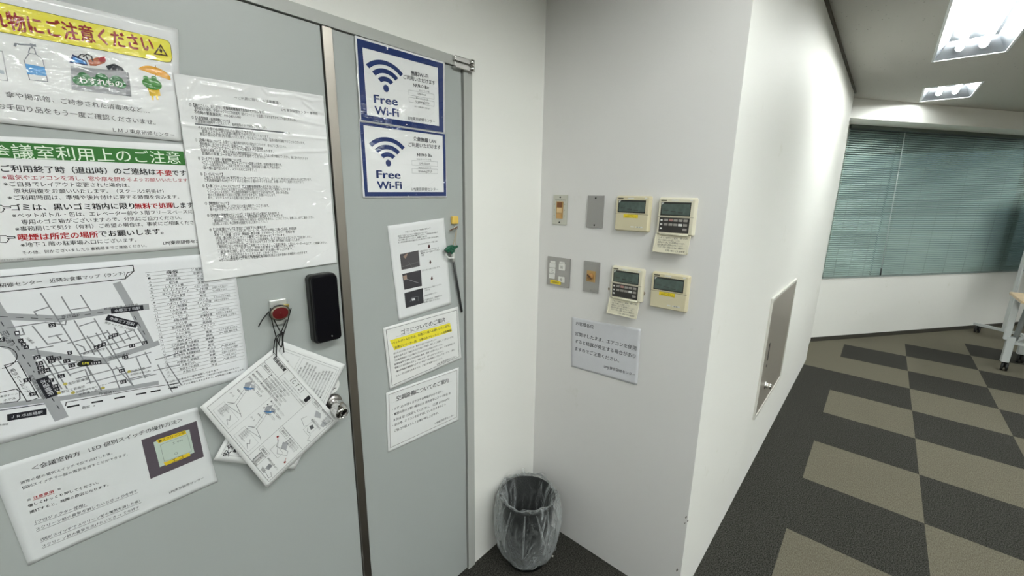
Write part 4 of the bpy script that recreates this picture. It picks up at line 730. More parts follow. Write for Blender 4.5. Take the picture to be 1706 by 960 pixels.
for x1, y1, x2, y2, t, b in ((112, 607, 430, 493, '空調設備についてのご案内', .016), (85, 674, 396, 560, '・エアコンが効くまで少々お時間がかかります。', .006), (85, 707, 442, 572, '・暖房の効きが悪い場合には 換気扇をロスナイ換気 自', .006), (93, 740, 436, 606, 'または 切 に設定してください。（三菱 LOSSNAY）', .006), (88, 773, 413, 641, '・退出時、エアコンを必ず消していただきますよう', .006), (98, 805, 370, 692, 'ご協力の程よろしくお願い申し上げます。', .006), (348, 758, 468, 706, 'LMJ東京研修センター', .004)): KC.text('k10', x1, y1, x2, y2, t, DG, b)
KC.done()

# --- magnet hook with the hanging rod
mxx, mzz = kA('k9', 661, 128, 0.006)
mg = thing('hook_magnet', (mxx, YA, mzz), 'small yellow square magnet hook stuck on the narrow door leaf', 'magnet')
MB().box(mxx - .0135, mxx + .0135, YA - 0.011, YA, mzz - .013, mzz + .013, mat('yellow_magnet', rgb(226, 190, 92), rough=0.45), bev=.003).build('magnet', mg)
MB().tube(smoothpath([(mxx - .003, YA - .006, mzz - .0125), (mxx - .003, YA - .007, mzz - .026), (mxx + .001, YA - .012, mzz - .032), (mxx + .006, YA - .014, mzz - .026)], 5), .0012, M_CHROME, seg=7).build('hook', mg)
rd = thing('screwdriver', (mxx, YA - .012, mzz - .07), 'long dark rod with green taped handle hanging by string from the yellow magnet', 'tool')
def A9(x, y, off): a, z = kA('k9', x, y, off); return Vector((a, YA - off, z))
p1, p2 = A9(648, 445, .012), A9(718, 862, .006)
MB().tube([p1, p1.lerp(p2, .5), p2], [.0042, .0042, .0036], mat('dark_rod', rgb(52, 54, 54), rough=0.4), seg=14).build('rod', rd)
MB().tube([A9(632, 345, .013), A9(645, 400, .013), p1.lerp(p2, .04)], [.006, .0075, .0055], mat('white_handle', rgb(214, 216, 212), rough=0.4), seg=14).build('handle', rd)
M_GRN = mat('green_tape', rgb(24, 84, 62), rough=0.35, bump=0.6, bscale=160, bdist=.003)
mb = MB()
for pts, r in (([(585, 375), (610, 350), (640, 340), (660, 350)], .0055), ([(600, 385), (635, 365), (682, 338)], .0042), ([(605, 355), (625, 375), (640, 392)], .0055), ([(618, 345), (650, 365), (645, 385)], .0050)): mb.tube(smoothpath([A9(x, y, .018) for x, y in pts], 5), r, M_GRN, seg=9)
mb.build('green_tape', rd)
mb = MB(); mb.tube(smoothpath([A9(590, 395, .016), A9(595, 415, .016), A9(615, 432, .016), A9(650, 430, .016)], 5), .0028, mat('white_tape', rgb(226, 228, 226), rough=.4), seg=8); mb.build('white_clip', rd)
M_STR = mat('tan_string', rgb(168, 148, 112), rough=.8)
mb = MB(); hk = Vector((mxx + .001, YA - .0125, mzz - .0335))
for a_, b_ in ((644, 345), (668, 340)): mb.tube([hk, A9(a_, b_, .017)], .0009, M_STR, seg=6)
mb.tube(smoothpath([A9(620, 215, .012), A9(645, 200, .015), A9(665, 195, .014), A9(682, 182, .011)], 4), [.0022] * 13, mat('string_tie', rgb(98, 70, 52), rough=.6), seg=7)
mb.build('string', rd)

# ------------------------------------------------------------------ fittings on the switch wall
def bpt(a, z, d): return Vector((XB - d, -a, z))
def Bq(pts, d, k='k11'):
    q = [kB(k, *p, d) for p in pts]; return (q[0][0] + q[3][0]) / 2, (q[1][0] + q[2][0]) / 2, (q[2][1] + q[3][1]) / 2, (q[0][1] + q[1][1]) / 2
def bb(mb, a0, a1, z0, z1, d0, d1, m, bev=0.0): return mb.box(XB - d1, XB - d0, -a1, -a0, z0, z1, m, bev=bev)
def screw(mb, a, z, d, m=M_DARK, r=.0034): mb.lathe([(0.0, d), (r, d), (r * .8, d + .0012), (0.0, d + .0012)], (XB, -a, z), (-1, 0, 0), m, seg=12, caps=False)
_btext = {}
def btext(mb, a0, z, a1, t, d, m, h=None, z2=None):
    vs, fs = glyphs(t, 0.0, 1); x0 = min(p[0] for p in vs); x1 = max(p[0] for p in vs); sx = (a1 - a0) / (x1 - x0); sy = h or sx
    mb.add([bpt(a0 + (p[0] - x0) * sx, z + (p[1] - .36) * sy, d) for p in vs], fs, m)
M_INK = mat('black_print', rgb(46, 44, 40), rough=.6); M_SW = mat('silver_plate', rgb(196, 196, 186), rough=.35, metal=.5)
# three-way rocker plate
a0, a1, z0, z1 = Bq([(90, 58), (187, 64), (183, 272), (85, 268)], .006)
t = thing('switch_plate', (XB, -(a0 + a1) / 2, (z0 + z1) / 2), 'pale metal switch plate with amber window and three rocker keys in the upper row', 'switch')
mb = bb(MB(), a0, a1, z0, z1, 0, .006, M_SW, .0015); mb.build('plate', t)
ca_ = (a0 + a1) / 2
for z_ in (z1 - .010, z0 + .010): mb = MB(); screw(mb, ca_, z_, .006); mb.build('screw', t)
wz1, wz0 = z1 - .026, z0 + .025; bb(MB(), ca_ - .0165, ca_ + .0165, wz0, wz1, .006, .0075, M_AMBER, .0005).build('amber_surround', t)
for i, m in enumerate((mat('brown_key', rgb(120, 74, 36), rough=.4), mat('cream_key', rgb(220, 190, 140), rough=.4), mat('tan_key', rgb(196, 152, 92), rough=.4))):
    zt = wz1 - .003 - i * .0225; bb(MB(), ca_ - .0115, ca_ + .0115, zt - .0195, zt, .0075, .0105, m, .001).build('rocker_key', t)
mb = MB(); btext(mb, a0 + .010, z1 - .020, a1 - .010, 'VENTILATION', .0062, mat('grey_print', rgb(120, 120, 112), rough=.6))
for i, s_ in enumerate(('切', '弱', '強')): btext(mb, a0 + .006, wz1 - .012 - i * .022, a0 + .011, s_, .0062, mat('grey_print', rgb(120, 120, 112))); btext(mb, a1 - .014, wz1 - .012 - i * .022, a1 - .009, s_, .0062, mat('grey_print', rgb(120, 120, 112)))
mb.build('printed_text', t)
# blank plate
a0, a1, z0, z1 = Bq([(331, 64), (442, 68), (433, 294), (319, 288)], .006)
t = thing('blank_plate', (XB, -(a0 + a1) / 2, (z0 + z1) / 2), 'plain blank steel wall plate with two screws and no switches', 'wall plate')
bb(MB(), a0, a1, z0, z1, 0, .006, M_STEELD, .0015).build('plate', t); 
for z_ in (z1 - .010, z0 + .010): mb = MB(); screw(mb, (a0 + a1) / 2, z_, .006); mb.build('screw', t)
# five key switch plate
a0, a1, z0, z1 = Bq([(50, 490), (208, 506), (200, 708), (44, 686)], .007)
t = thing('switch_plate', (XB, -(a0 + a1) / 2, (z0 + z1) / 2), 'wide steel light switch plate with white keys and a yellow label below them', 'switch')
bb(MB(), a0, a1, z0, z1, 0, .007, M_STEELD, .0018).build('plate', t)
W_ = a1 - a0; Hh = z1 - z0
for u, v0, v1 in ((.26, .14, .21), (.67, .13, .19)): 
    mb = MB(); bb(mb, a0 + W_ * (u - .11), a0 + W_ * (u + .11), z1 - Hh * v1, z1 - Hh * v0, .007, .0085, M_WHITEP, .0006); mb.build('name_strip', t)
for u, v0, v1 in ((.26, .22, .37), (.26, .39, .57), (.26, .59, .76), (.68, .20, .42), (.68, .64, .83)):
    kx_ = MB(); bb(kx_, a0 + W_ * (u - .13), a0 + W_ * (u + .13), z1 - Hh * v1, z1 - Hh * v0, .007, .0115, M_WHITEP, .0012); kx_.build('switch_key', t)
mb = MB(); btext(mb, a0 + W_ * .2, z1 - Hh * .48, a0 + W_ * .34, '上', .0117, M_INK); btext(mb, a0 + W_ * .62, z1 - Hh * .31, a0 + W_ * .74, '前', .0117, mat('grey_print', rgb(120, 120, 112))); btext(mb, a0 + W_ * .62, z1 - Hh * .74, a0 + W_ * .74, '後', .0117, mat('grey_print', rgb(120, 120, 112))); mb.build('printed_text', t)
mb = bb(MB(), a0 + W_ * .20, a0 + W_ * .64, z0 + Hh * .07, z0 + Hh * .19, .007, .0122, M_YEL); btext(mb, a0 + W_ * .27, z0 + Hh * .13, a0 + W_ * .58, '会議室照明', .0124, M_INK); mb.build('yellow_label', t)
# dial plate
a0, a1, z0, z1 = Bq([(305, 522), (412, 530), (404, 745), (296, 734)], .006)
t = thing('dial_plate', (XB, -(a0 + a1) / 2, (z0 + z1) / 2), 'narrow steel plate with a square amber rotary volume dial', 'switch')
bb(MB(), a0, a1, z0, z1, 0, .006, M_STEELD, .0015).build('plate', t); 
for z_ in (z1 - .010, z0 + .010): mb = MB(); screw(mb, (a0 + a1) / 2, z_, .006, M_STEELD); mb.build('screw', t)
cc, cz_ = (a0 + a1) / 2, (z0 + z1) / 2 + .003; bb(MB(), cc - .019, cc + .019, cz_ - .022, cz_ + .022, .006, .009, M_AMBER, .001).build('dial_surround', t)
mb = MB().lathe([(0.0, .009), (.0135, .009), (.0125, .017), (.0, .017)], (XB, -cc, cz_), (-1, 0, 0), mat('orange_knob', rgb(172, 126, 70), rough=.4), seg=24, caps=False); kn = mb.build('dial_knob', t)
rot = Matrix.Translation(Vector((XB, -cc, cz_))) @ Matrix.Rotation(math.radians(38), 4, 'X') @ Matrix.Translation(-Vector((XB, -cc, cz_)))
MB().box(XB - .021, XB - .0165, -cc - .0125, -cc + .0125, cz_ - .0025, cz_ + .0025, mat('dark_pointer', rgb(84, 54, 28), rough=.5), bev=.0008, rot=rot).build('pointer', kn)

# air conditioner remote panels
M_KEYB = mat('charcoal_key_panel', rgb(52, 50, 48), rough=.4); M_KEY = mat('grey_key', rgb(150, 146, 140), rough=.5); M_KEYR = mat('reddish_key', rgb(168, 128, 122), rough=.5); M_BR = mat('brand_badge', rgb(96, 92, 78), rough=.5); M_SEAM = mat('seam', rgb(120, 112, 92), rough=.8)
def remote(quad, label, opened, lab_u=None):
    D_ = .018
    a0, a1, z0, z1 = Bq(quad, D_); w = a1 - a0; h = z1 - z0
    t = thing('air_conditioner_control', (XB, -(a0 + a1) / 2, (z0 + z1) / 2), label, 'control panel', 'air conditioner controls on the switch wall')
    A_ = lambda u: a0 + w * u
    Z_ = lambda v: z1 - h * v
    c = bpt((a0 + a1) / 2, (z0 + z1) / 2, 0)
    pillow(MB(), w / 2 + .003, h / 2 + .003, .006, c, [(0, 0), (0, .006), (.003, D_ - .003), (.005, D_)], M_IVORYP if opened else M_IVORY, ax=(0, -1, 0), az=(-1, 0, 0)).build('case', t)
    lb = .48 if opened else .47; lt = .10
    bb(MB(), A_(.07), A_(.90), Z_(lb), Z_(lt), D_, D_ + .0008, M_LCDF, .0003).build('display_surround', t)
    mb = bb(MB(), A_(.10), A_(.88), Z_(lb - .03), Z_(lt + .045), D_ + .0006, D_ + .0012, M_LCD)
    for i in range(3): bb(mb, A_(.16 + .2 * i), A_(.30 + .2 * i), Z_(lt + .24 + .03 * i), Z_(lt + .22 + .03 * i), D_ + .0012, D_ + .0014, M_LCDF)
    mb.build('display', t)
    mb = MB(); mb.add([bpt(A_(.09), Z_(lt + .015), D_ + .0014), bpt(A_(.16), Z_(lt + .015), D_ + .0014), bpt(A_(.09), Z_(lt + .085), D_ + .0014)], [(0, 1, 2)], mat('film_corner', rgb(206, 208, 204), rough=.3)); mb.build('film_corner', t)
    bb(MB(), A_(.06), A_(.22), Z_(.075), Z_(.035), D_, D_ + .0006, M_BR).build('brand_badge', t)
    bb(MB(), A_(.36), A_(.54), Z_(.065), Z_(.03), D_, D_ + .0005, M_WHITEP).build('indicator_strip', t); bb(MB(), A_(.86), A_(.93), Z_(.06), Z_(.025), D_, D_ + .0005, M_WHITEP).build('indicator', t)
    mb = MB(); bb(mb, a0, a1, Z_(.515), Z_(.505), D_ - .001, D_ + .0003, M_SEAM); mb.build('seam', t)
    if not opened:
        u = lab_u or .3
        mb = bb(MB(), A_(u), A_(u + .44), Z_(.62), Z_(.52), D_, D_ + .0008, M_YEL); btext(mb, A_(u + .12), Z_(.55), A_(u + .32), 'エアコン', D_ + .001, M_INK, h=.006); btext(mb, A_(u + .06), Z_(.592), A_(u + .40), '前方スイッチ', D_ + .001, M_INK, h=.005); mb.build('yellow_label', t)
        mb = MB(); bb(mb, A_(.50), A_(.60), Z_(.90), Z_(.865), D_, D_ + .0006, M_WHITEP); bb(mb, A_(.64), A_(.86), Z_(.90), Z_(.865), D_, D_ + .0006, M_WHITEP); btext(mb, A_(.68), Z_(.882), A_(.80), '運転', D_ + .0008, M_INK, h=.004); mb.build('start_button', t)
    else:
        k_ = bb(MB(), A_(.06), A_(.90), Z_(.955), Z_(.53), D_, D_ + .0010, M_KEYB, .0004).build('key_panel', t)
        for r in range(3):
            for q_ in range(5):
                if r == 2 and q_ not in (0, 4): continue
                mb = bb(MB(), A_(.20 + .135 * q_), A_(.31 + .135 * q_), Z_(.64 + .125 * r), Z_(.57 + .125 * r), D_ + .001, D_ + .0026, (M_KEYR if r == 0 and q_ in (1,) else (M_WHITEP if r == 1 and q_ == 3 else M_KEY)), .0006)
                if r < 2 or q_ == 4: mb.build('key', k_)
        for r in range(3): bb(MB(), A_(.095), A_(.155), Z_(.635 + .12 * r), Z_(.59 + .12 * r), D_ + .001, D_ + .0024, M_WHITEP, .0006).build('round_key', k_)
        # hinged flap hanging open
        hz = z0 - .003; fl = .062; ang = math.radians(14); ce, se = math.cos(ang), math.sin(ang)
        def fp(u, s, d): return bpt(A_(u), hz - s * ce + d * se, D_ * .55 + s * se + d * ce)
        mb = MB()
        vs = [fp(u, s, d) for d in (0, .004) for s in (0, fl) for u in (-.03, .96)]
        mb.add(vs, [(0, 1, 3, 2), (4, 6, 7, 5), (0, 4, 5, 1), (2, 3, 7, 6), (0, 2, 6, 4), (1, 5, 7, 3)], M_IVORYP)
        for u0, u1, s0, s1 in ((-.03, .0, 0, fl), (.93, .96, 0, fl), (-.03, .96, fl - .004, fl)):
            vs = [fp(u, s, d) for d in (.004, .006) for s in (s0, s1) for u in (u0, u1)]; mb.add(vs, [(0, 1, 3, 2), (4, 6, 7, 5), (0, 4, 5, 1), (2, 3, 7, 6), (0, 2, 6, 4), (1, 5, 7, 3)], M_IVORYP)
        fo = mb.build('open_flap', t)
        mb = MB()
        for i, (u0, u1, s_) in enumerate(((.08, .62, 'リモコン操作のご案内'), (.68, .90, '使い方'), (.08, .70, '冷房２８度 暖房２０度に設定してください'), (.08, .84, '運転停止ボタンを押してから温度調節を行ってください'), (.08, .80, '風量は自動に設定し退室時は必ず消してください'), (.10, .86, 'タイマー予約はご使用になれません 事務局まで'), (.34, .88, 'お問い合わせ先 管理室'))):
            vs_, fs_ = glyphs(s_, 0.0, 1); x0 = min(p[0] for p in vs_); x1 = max(p[0] for p in vs_); s0 = (.012, .010, .020, .028, .036, .044, .054)[i]
            mb.add([fp(u0 + (p[0] - x0) / (x1 - x0) * (u1 - u0), s0 - (p[1] - .36) * .0068, .0044) for p in vs_], fs_, M_INK)
        mb.build('printed_text', fo)
        MB().tube([bpt(A_(.10), hz + .002, D_ + .0005), bpt(A_(.90), hz + .002, D_ + .0005)], .0035, M_IVORYP, seg=10).build('hinge_bar', t)
    return t
remote([(526, 72), (762, 78), (742, 318), (522, 304)], 'closed cream control panel in the upper row beside the blank steel plate', False, .26)
remote([(826, 84), (1080, 92), (1056, 343), (810, 330)], 'open cream control panel with hanging flap, upper right of the four', True)
remote([(502, 562), (714, 586), (697, 800), (482, 778)], 'open cream control panel with hanging flap, directly above the paper notice', True)
remote([(782, 608), (1032, 628), (1006, 872), (756, 842)], 'closed cream control panel in the lower row beside the long wall corner', False, .25)
# scuff marks where something was once taped
a_, z_ = kB('k11', 722, 748); mk = MB(); 
M_SCUFF = mat('brown_scuff', rgb(150, 138, 124), rough=.8)
mk.add([bpt(a_ + .005 * math.cos(t) * (1 + .2 * math.sin(3 * t)), z_ + .007 * math.sin(t), .0005) for t in [2 * math.pi * i / 14 for i in range(14)]], [tuple(range(14))], M_SCUFF)
a_, z_ = kB('k11', 478, 715); mk.add([bpt(a_ + .004 * math.cos(t), z_ + .006 * math.sin(t), .0005) for t in [2 * math.pi * i / 14 for i in range(14)]], [tuple(range(14))], M_SCUFF)
M_NICK = mat('dark_nick', rgb(96, 92, 84), rough=.8)
for px, py, r in ((1143, 862, .004), (1146, 868, .003), (1141, 872, .0025), (1128, 950, .005)):
    a_, z_ = onB(px, py)
    mk.add([bpt(a_ + r * math.cos(t) * (.5 + .3 * math.sin(2 * t)), z_ + r * 1.6 * math.sin(t), .0005) for t in [2 * math.pi * i / 10 for i in range(10)]], [tuple(range(10))], M_NICK)
structure(mk.build('wall_marks'))
# paper notice
N = Sheet('B', 0.0010, 'notice_sheet', 'pale grey paper notice on the switch wall beneath the control panels', 'notice', [kp('k12', *p) for p in ((156, 125), (945, 262), (905, 906), (148, 690))], wave=ripple(51, 0.0008), paper=(210, 211, 216))
for x1, y1, x2, y2, s_ in ((205, 196, 408, 239, 'お客様各位'), (195, 313, 896, 484, '窓開けしたまま、エアコンを使用'), (195, 397, 885, 575, 'すると結露が発生する場合があり'), (195, 484, 698, 626, 'ますのでご注意ください。'), (527, 690, 880, 787, 'LMJ 東京研修センター')): N.text('k12', x1, y1, x2, y2, s_, (70, 70, 76), .006)
N.done()

# ------------------------------------------------------------------ stainless wall cabinet in the long wall
x0, x1, z0, z1 = 2.395, 3.135, 0.380, 1.056
cb = thing('wall_cabinet', ((x0 + x1) / 2, YC, z0), 'stainless steel cabinet hatch with a round lock set into the long white wall', 'cabinet')
mb = MB()
for q in ((x0, x1, z0, z0 + .014), (x0, x1, z1 - .014, z1), (x0, x0 + .014, z0 + .014, z1 - .014), (x1 - .014, x1, z0 + .014, z1 - .014)): mb.box(q[0], q[1], YC - .010, YC, q[2], q[3], mat('pale_aluminium', rgb(222, 221, 214), rough=.35, metal=.2))
mb.build('frame', cb)
dr = MB().box(x0 + .016, x1 - .016, YC - .006, YC, z0 + .016, z1 - .016, mat('hatch_stainless', (0.68, 0.64, 0.585, 1), rough=.45, metal=1.0, bump=.05, bscale=40, brushed=(1, 1, 30), bdist=.0004)).build('door_panel', cb)
MB().box(2.515, 2.528, YC - .0075, YC - .006, .685, .785, M_DARK).box(2.513, 2.526, YC - .0075, YC - .006, .648, .662, M_DARK).build('handle_slot', dr)
MB().lathe([(0.0, .006), (.024, .006), (.024, .009), (.016, .011), (.0155, .026), (.018, .029), (.0165, .036), (0.0, .036)], (2.575, YC, .520), (0, -1, 0), M_CHROME, seg=28, caps=False).build('lock_knob', dr)

# ------------------------------------------------------------------ blinds
def blind(s0, s1, label, cords, wand):
    c = Dp((s0 + s1) / 2, 0, WZ0)
    t = thing('venetian_blind', c, label, 'blind', 'venetian blinds at the window'); 
    mb = MB(); Dbox(mb, s0, s1, 0.02, -0.03, WZ1 - .035, WZ1, mat('dark_headrail', rgb(88, 98, 92), rough=.5)); mb.build('head_rail', t)
    mb = MB(); Dbox(mb, s0, s1, 0.010, -0.018, WZ0 + .002, WZ0 + .018, mat('grey_green_rail', rgb(140, 152, 148), rough=.4)); mb.build('bottom_rail', t)
    mb = MB(); pitch = .0215; n = int((WZ1 - .045 - WZ0 - .03) / pitch); tilt = math.radians(38)
    for i in range(n + 1):
        z = WZ0 + .032 + i * pitch; N_ = 4; vs = []
        for e in (s0 + .004, s1 - .004):
            for k in range(N_ + 1):
                u = (k / N_ - .5) * .025; bow = .0018 * (1 - (2 * k / N_ - 1) ** 2)
                vs.append(Dp(e, -.004 + u * math.cos(tilt) - bow * math.sin(tilt), z - u * math.sin(tilt) + bow * math.cos(tilt) * 1.0))
        mb.add(vs, [(k, k + 1, N_ + 2 + k, N_ + 1 + k) for k in range(N_)], M_SLAT, True)
    mb.build('slats', t)
    for s in cords:
        mb = MB(); mb.tube([Dp(s, .010, WZ0 + .01), Dp(s, .010, WZ1 - .03)], .0009, mat('ladder_cord', rgb(140, 154, 150), rough=.8), seg=5); mb.build('ladder_cord', t)
    if wand:
        mb = MB(); mb.tube([Dp(wand[0], .025, WZ1 - .05), Dp(wand[1], .022, WZ0 + .10)], .0042, mat('clear_grey_wand', rgb(196, 206, 206), rough=.25), seg=8); mb.tube([Dp(wand[1], .022, WZ0 + .10), Dp(wand[1] + .005, .022, WZ0 + .02)], .0075, mat('dark_wand_tip', rgb(60, 66, 66), rough=.4), seg=8) ; mb.build('tilt_wand', t)
    return t
blind(.006, .659, 'narrow pale green slatted blind next to the white wall end', (.14, .34, .54), (.70, .775))
blind(.661, 4.59, 'wide pale green slatted blind filling most of the window', [.80 + .31 * i for i in range(13)], None)

# ------------------------------------------------------------------ ceiling lights
def light(x, L, y):
    t = thing('ceiling_light', (x + L / 2, y, ZC), 'recessed ceiling light', 'ceiling light', 'recessed fluorescent ceiling lights'); x1 = x + L; y0, y1 = y - FW / 2, y + FW / 2; dp = .095
    mb = MB(); g = .012
    for q in ((x - g, x1 + g, y0 - g, y0), (x - g, x1 + g, y1, y1 + g), (x - g, x, y0, y1), (x1, x1 + g, y0, y1)): mb.box(*q, ZC - .004, ZC, M_REFL)
    mb.build('flange', t)
    s = .05; e = .04
    mb = MB(); lo = [(x, y0, ZC), (x1, y0, ZC), (x1, y1, ZC), (x, y1, ZC)]; hi = [(x + e, y0 + s, ZC + dp), (x1 - e, y0 + s, ZC + dp), (x1 - e, y1 - s, ZC + dp), (x + e, y1 - s, ZC + dp)]
    mb.add(lo + hi, [(0, 1, 5, 4), (1, 2, 6, 5), (2, 3, 7, 6), (3, 0, 4, 7), (4, 5, 6, 7)], M_MIRR); mb.build('reflector', t)
    for yy in (y - .052, y + .052):
        mb = MB().tube([(x + .075, yy, ZC + .042), (x1 - .075, yy, ZC + .042)], .0185, M_TUBE, seg=12); mb.build('tube', t)
        for xe, sg in ((x + .075, -1), (x1 - .075, 1)):
            MB().lathe([(0, 0), (.021, 0), (.021, .012), (.016, .03), (0, .03)], (xe, yy, ZC + .042), (sg, 0, 0), M_REFL, seg=16, caps=False).build('lamp_holder', t)
    return t
lts = [light(*l) for l in LIGHTS]
for o, l in zip(lts, LIGHTS):
    if l[2] == -0.232 and l[0] == 2.84: o['label'] = 'long bright recessed twin tube ceiling light cut by the top of the picture'
    elif l[2] == -0.232 and l[0] == 4.98: o['label'] = 'short bright recessed twin tube ceiling light next to the beam over the window'
    else: o['label'] = 'recessed twin tube ceiling light outside the picture'

# ------------------------------------------------------------------ waste bin in the corner
BXc, BYc = 1.192, 0.950
bn = thing('waste_bin', (BXc, BYc, 0), 'black round waste bin standing in the corner inside a clear plastic bag', 'bin')
MB().lathe([(0.0, .004), (.088, .0), (.091, .008), (.114, .300), (.118, .306), (.116, .312), (.111, .308), (.088, .012), (0.0, .010)], (BXc, BYc, 0), (0, 0, 1), mat('black_bin', (.007, .008, .008, 1), rough=.5, spec=.15), seg=48, caps=False).build('bucket', bn)
bag = bpy.data.materials.new('clear_polythene'); bag.use_nodes = True; nt = bag.node_tree; b = nt.nodes['Principled BSDF']
b.inputs['Base Color'].default_value = (.62, .66, .67, 1); b.inputs['Roughness'].default_value = .16; b.inputs['Specular IOR Level'].default_value = .8
tc = nt.nodes.new('ShaderNodeTexCoord'); nz = nt.nodes.new('ShaderNodeTexNoise'); nz.inputs['Scale'].default_value = 20; nz.inputs['Detail'].default_value = 3; nz.inputs['Distortion'].default_value = 1.2
mpb = nt.nodes.new('ShaderNodeMapping'); mpb.inputs['Scale'].default_value = (1, 1, .45); nt.links.new(tc.outputs['Object'], mpb.inputs[0]); nt.links.new(mpb.outputs[0], nz.inputs['Vector']); bp = nt.nodes.new('ShaderNodeBump'); bp.inputs['Strength'].default_value = .9; bp.inputs['Distance'].default_value = .02
nt.links.new(nz.outputs['Fac'], bp.inputs['Height']); nt.links.new(bp.outputs[0], b.inputs['Normal'])
lw = nt.nodes.new('ShaderNodeLayerWeight'); lw.inputs['Blend'].default_value = .45; nt.links.new(bp.outputs[0], lw.inputs['Normal'])
mr = nt.nodes.new('ShaderNodeMapRange'); mr.inputs['From Min'].default_value = .15; mr.inputs['From Max'].default_value = .85; mr.inputs['To Min'].default_value = .04; mr.inputs['To Max'].default_value = .72; nt.links.new(lw.outputs['Facing'], mr.inputs['Value']); nt.links.new(mr.outputs[0], b.inputs['Alpha'])
rb = random.Random(12); wv = [(rb.randint(3, 17), rb.uniform(0, 6.3), rb.uniform(.4, 1)) for _ in range(9)]
def fold(r, h, a, i):
    n = sum(k * math.sin(f * a + ph + h * 14) for f, ph, k in wv) / 5
    if i <= 3: amp = .006
    elif i <= 7: amp = .007
    else: amp = .014
    return (max(.004, r + amp * n), h + .006 * math.sin(5 * a + 1) + .005 * n)
BAGP = [(.098, .030), (.116, .048), (.130, .085), (.140, .14), (.145, .20), (.141, .255), (.132, .30), (.121, .324), (.110, .322), (.100, .300), (.092, .26), (.085, .20), (.078, .13), (.066, .06), (.03, .035)]
bagm = MB().lathe(BAGP, (BXc, BYc, 0), (0, 0, 1), bag, seg=120, wob=fold, caps=False)
# a loose tuft of bag standing up at the back, and gathered folds at the front
bagm.lathe([(.010, 0), (.007, .012), (.004, .024), (.006, .030), (.002, .034)], (1.268, 1.040, .315), (.1, .1, 1), bag, seg=14, wob=lambda r, h, a, i: (r * (1 + .4 * math.sin(3 * a + i)), h), caps=False)
for a in (3.3, 3.75, 4.1, 4.5, 5.2, 2.8):
    p = [(BXc + (.133 + .012 * math.sin(3 * t)) * math.cos(a + .35 * t * math.sin(a * 5)), BYc + (.133 + .012 * math.sin(3 * t)) * math.sin(a + .35 * t * math.sin(a * 5)), .315 - .20 * t) for t in (0, .25, .5, .75, 1)]
    bagm.tube(smoothpath(p, 4), [.0015 + .0025 * math.sin(math.pi * i / 16) for i in range(17)], bag, seg=7)
hem = [(BXc + (.108 + .006 * math.sin(5 * a + 1) + .004 * math.sin(11 * a)) * math.cos(a), BYc + (.108 + .006 * math.sin(5 * a + 1) + .004 * math.sin(11 * a)) * math.sin(a), .047 + .007 * math.sin(3 * a)) for a in [2 * math.pi * i / 90 for i in range(91)]]
bagm.tube(hem, .0022, bag, seg=6); bagm.tube([(BXc + (x - BXc) * 1.11, BYc + (y - BYc) * 1.11, z + .016) for x, y, z in hem], .0016, bag, seg=6)
rimt = [(BXc + (.1175 + .007 * math.sin(5 * a + 1) + .005 * math.sin(13 * a)) * math.cos(a), BYc + (.1175 + .007 * math.sin(5 * a + 1) + .005 * math.sin(13 * a)) * math.sin(a), .322 + .008 * math.sin(5 * a + 1) + .005 * math.sin(9 * a)) for a in [2 * math.pi * i / 110 for i in range(111)]]
bagm.tube(rimt, [.0009 + .0010 * math.sin(i * .7) ** 2 for i in range(111)], bag, seg=6)
bagm.v = [(min(x, XB - .004), min(y, YA - .004), z) for x, y, z in bagm.v]
bagm.build('plastic_bag', bn)
# scrap of paper on the carpet
d = ray(920.5, 928); tt_ = -CAM_H / d.z; sx_, sy_ = d.x * tt_, d.y * tt_
bm = bmesh.new(); bmesh.ops.create_icosphere(bm, subdivisions=2, radius=.005)
for v in bm.verts: v.co *= 1 + random.uniform(-.35, .25); v.co.z = v.co.z * .6 + .003
me = bpy.data.meshes.new('paper_scrap'); bm.to_mesh(me); bm.free(); me.materials.append(mat('scrap', rgb(210, 208, 200), rough=.8)); so = bpy.data.objects.new('paper_scrap', me); COL.objects.link(so); so.location = (sx_, sy_, .001); tag(so, 'tiny crumpled white scrap on the dark carpet beside the bin', 'litter')

# ------------------------------------------------------------------ table end and whiteboard stand
def caster(parent, x, y, yaw=0.0):
    c, s = math.cos(yaw), math.sin(yaw)
    for o in (-.015, .015): MB().lathe([(0.0, -.009), (.034, -.009), (.039, -.005), (.039, .005), (.034, .009), (0.0, .009)], (x + s * o, y + c * o, .0395), (s, c, 0), M_RUBBER, seg=22, caps=False).build('caster_wheel', parent)
    MB().box(x - .016, x + .028, y - .006, y + .006, .030, .072, M_BLACKP, bev=.003).box(x - .012, x + .012, y - .012, y + .012, .066, .090, M_BLACKP, bev=.003).build('caster_fork', parent)
tb = thing('folding_table', (5.8, -1.7, 0), 'white framed table on casters with beech top, cut by the picture edge', 'table')
MB().box(5.50, 5.985, -2.75, -.985, .700, .724, M_BEECH, bev=.004).build('table_top', tb)
MB().box(5.505, 5.98, -2.745, -.990, .692, .700, M_WSTEEL).build('top_edge', tb)
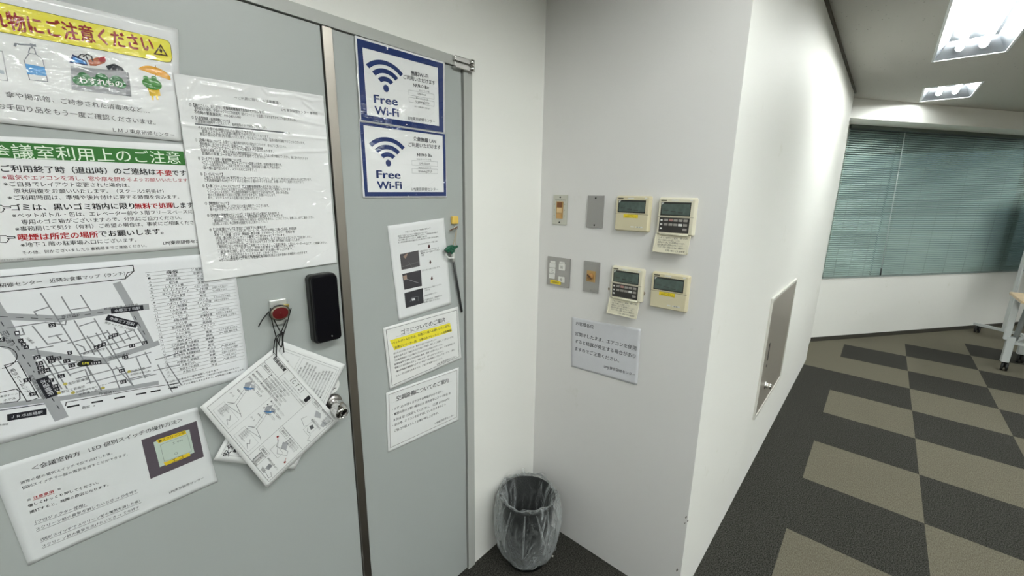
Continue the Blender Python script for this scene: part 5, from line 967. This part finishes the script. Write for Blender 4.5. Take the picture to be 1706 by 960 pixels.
for yy, sg in ((-1.045, 1), (-2.69, -1)):
    lg = MB().box(5.79, 5.85, yy - .026, yy + .026, .086, .330, M_WSTEEL, bev=.004).build('leg', tb)
    MB().box(5.80, 5.84, yy - .020 + .028 * sg, yy + .020 + .028 * sg, .300, .695, M_WSTEEL, bev=.004).build('upright', lg)
    y2 = yy - .16 * sg
    MB().tube([(5.82, yy, .262), (6.235, y2, .262)], .018, M_WSTEEL, seg=10).build('foot_beam', lg)
    MB().box(6.21, 6.26, y2 - .026, y2 + .026, .086, .285, M_WSTEEL, bev=.004).build('leg', tb)
    MB().tube([(5.83, yy - .025 * sg, .300), (5.90, yy - .065 * sg, .695)], .019, mat('grey_fold_strut', rgb(136, 140, 140), rough=.4), seg=10).build('fold_strut', tb)
    caster(tb, 5.82, yy - .01, .2); caster(tb, 6.235, y2 - .01, .2)
MB().box(5.81, 5.835, -2.68, -1.05, .262, .285, M_WSTEEL, bev=.003).build('cross_bar', tb)

wb = thing('whiteboard', Dp(3.1, .35, 0), 'wheeled board on a white foot bar by the window wall, mostly beyond the picture', 'whiteboard')
for s_ in (2.335, 3.85):
    mb = MB(); Dbox(mb, s_ - .016, s_ + .016, .085, .86, .088, .116, M_WSTEEL); mb.build('foot_bar', wb)
    mb = MB(); Dbox(mb, s_ - .014, s_ + .014, .334, .362, .116, 1.80, M_WSTEEL); mb.build('post', wb)
    for o_ in (.125, .82): p = Dp(s_, o_, 0); caster(wb, p[0], p[1])
fr = MB()
for q in ((2.36, 3.82, .84, .87), (2.36, 3.82, 1.72, 1.75), (2.36, 2.39, .87, 1.72), (3.79, 3.82, .87, 1.72)): Dbox(fr, q[0], q[1], .335, .360, q[2], q[3], M_ALU)
fr.build('board_frame', wb)
mb = MB(); Dbox(mb, 2.39, 3.79, .340, .355, .87, 1.72, mat('board_white', rgb(226, 228, 228), rough=.25)); mb.build('board_panel', wb)

# ------------------------------------------------------------------ tidy
bpy.data.objects.remove(_fo); bpy.data.curves.remove(_fc)
for o in list(COL.objects):
    if '_o' in o: del o['_o']
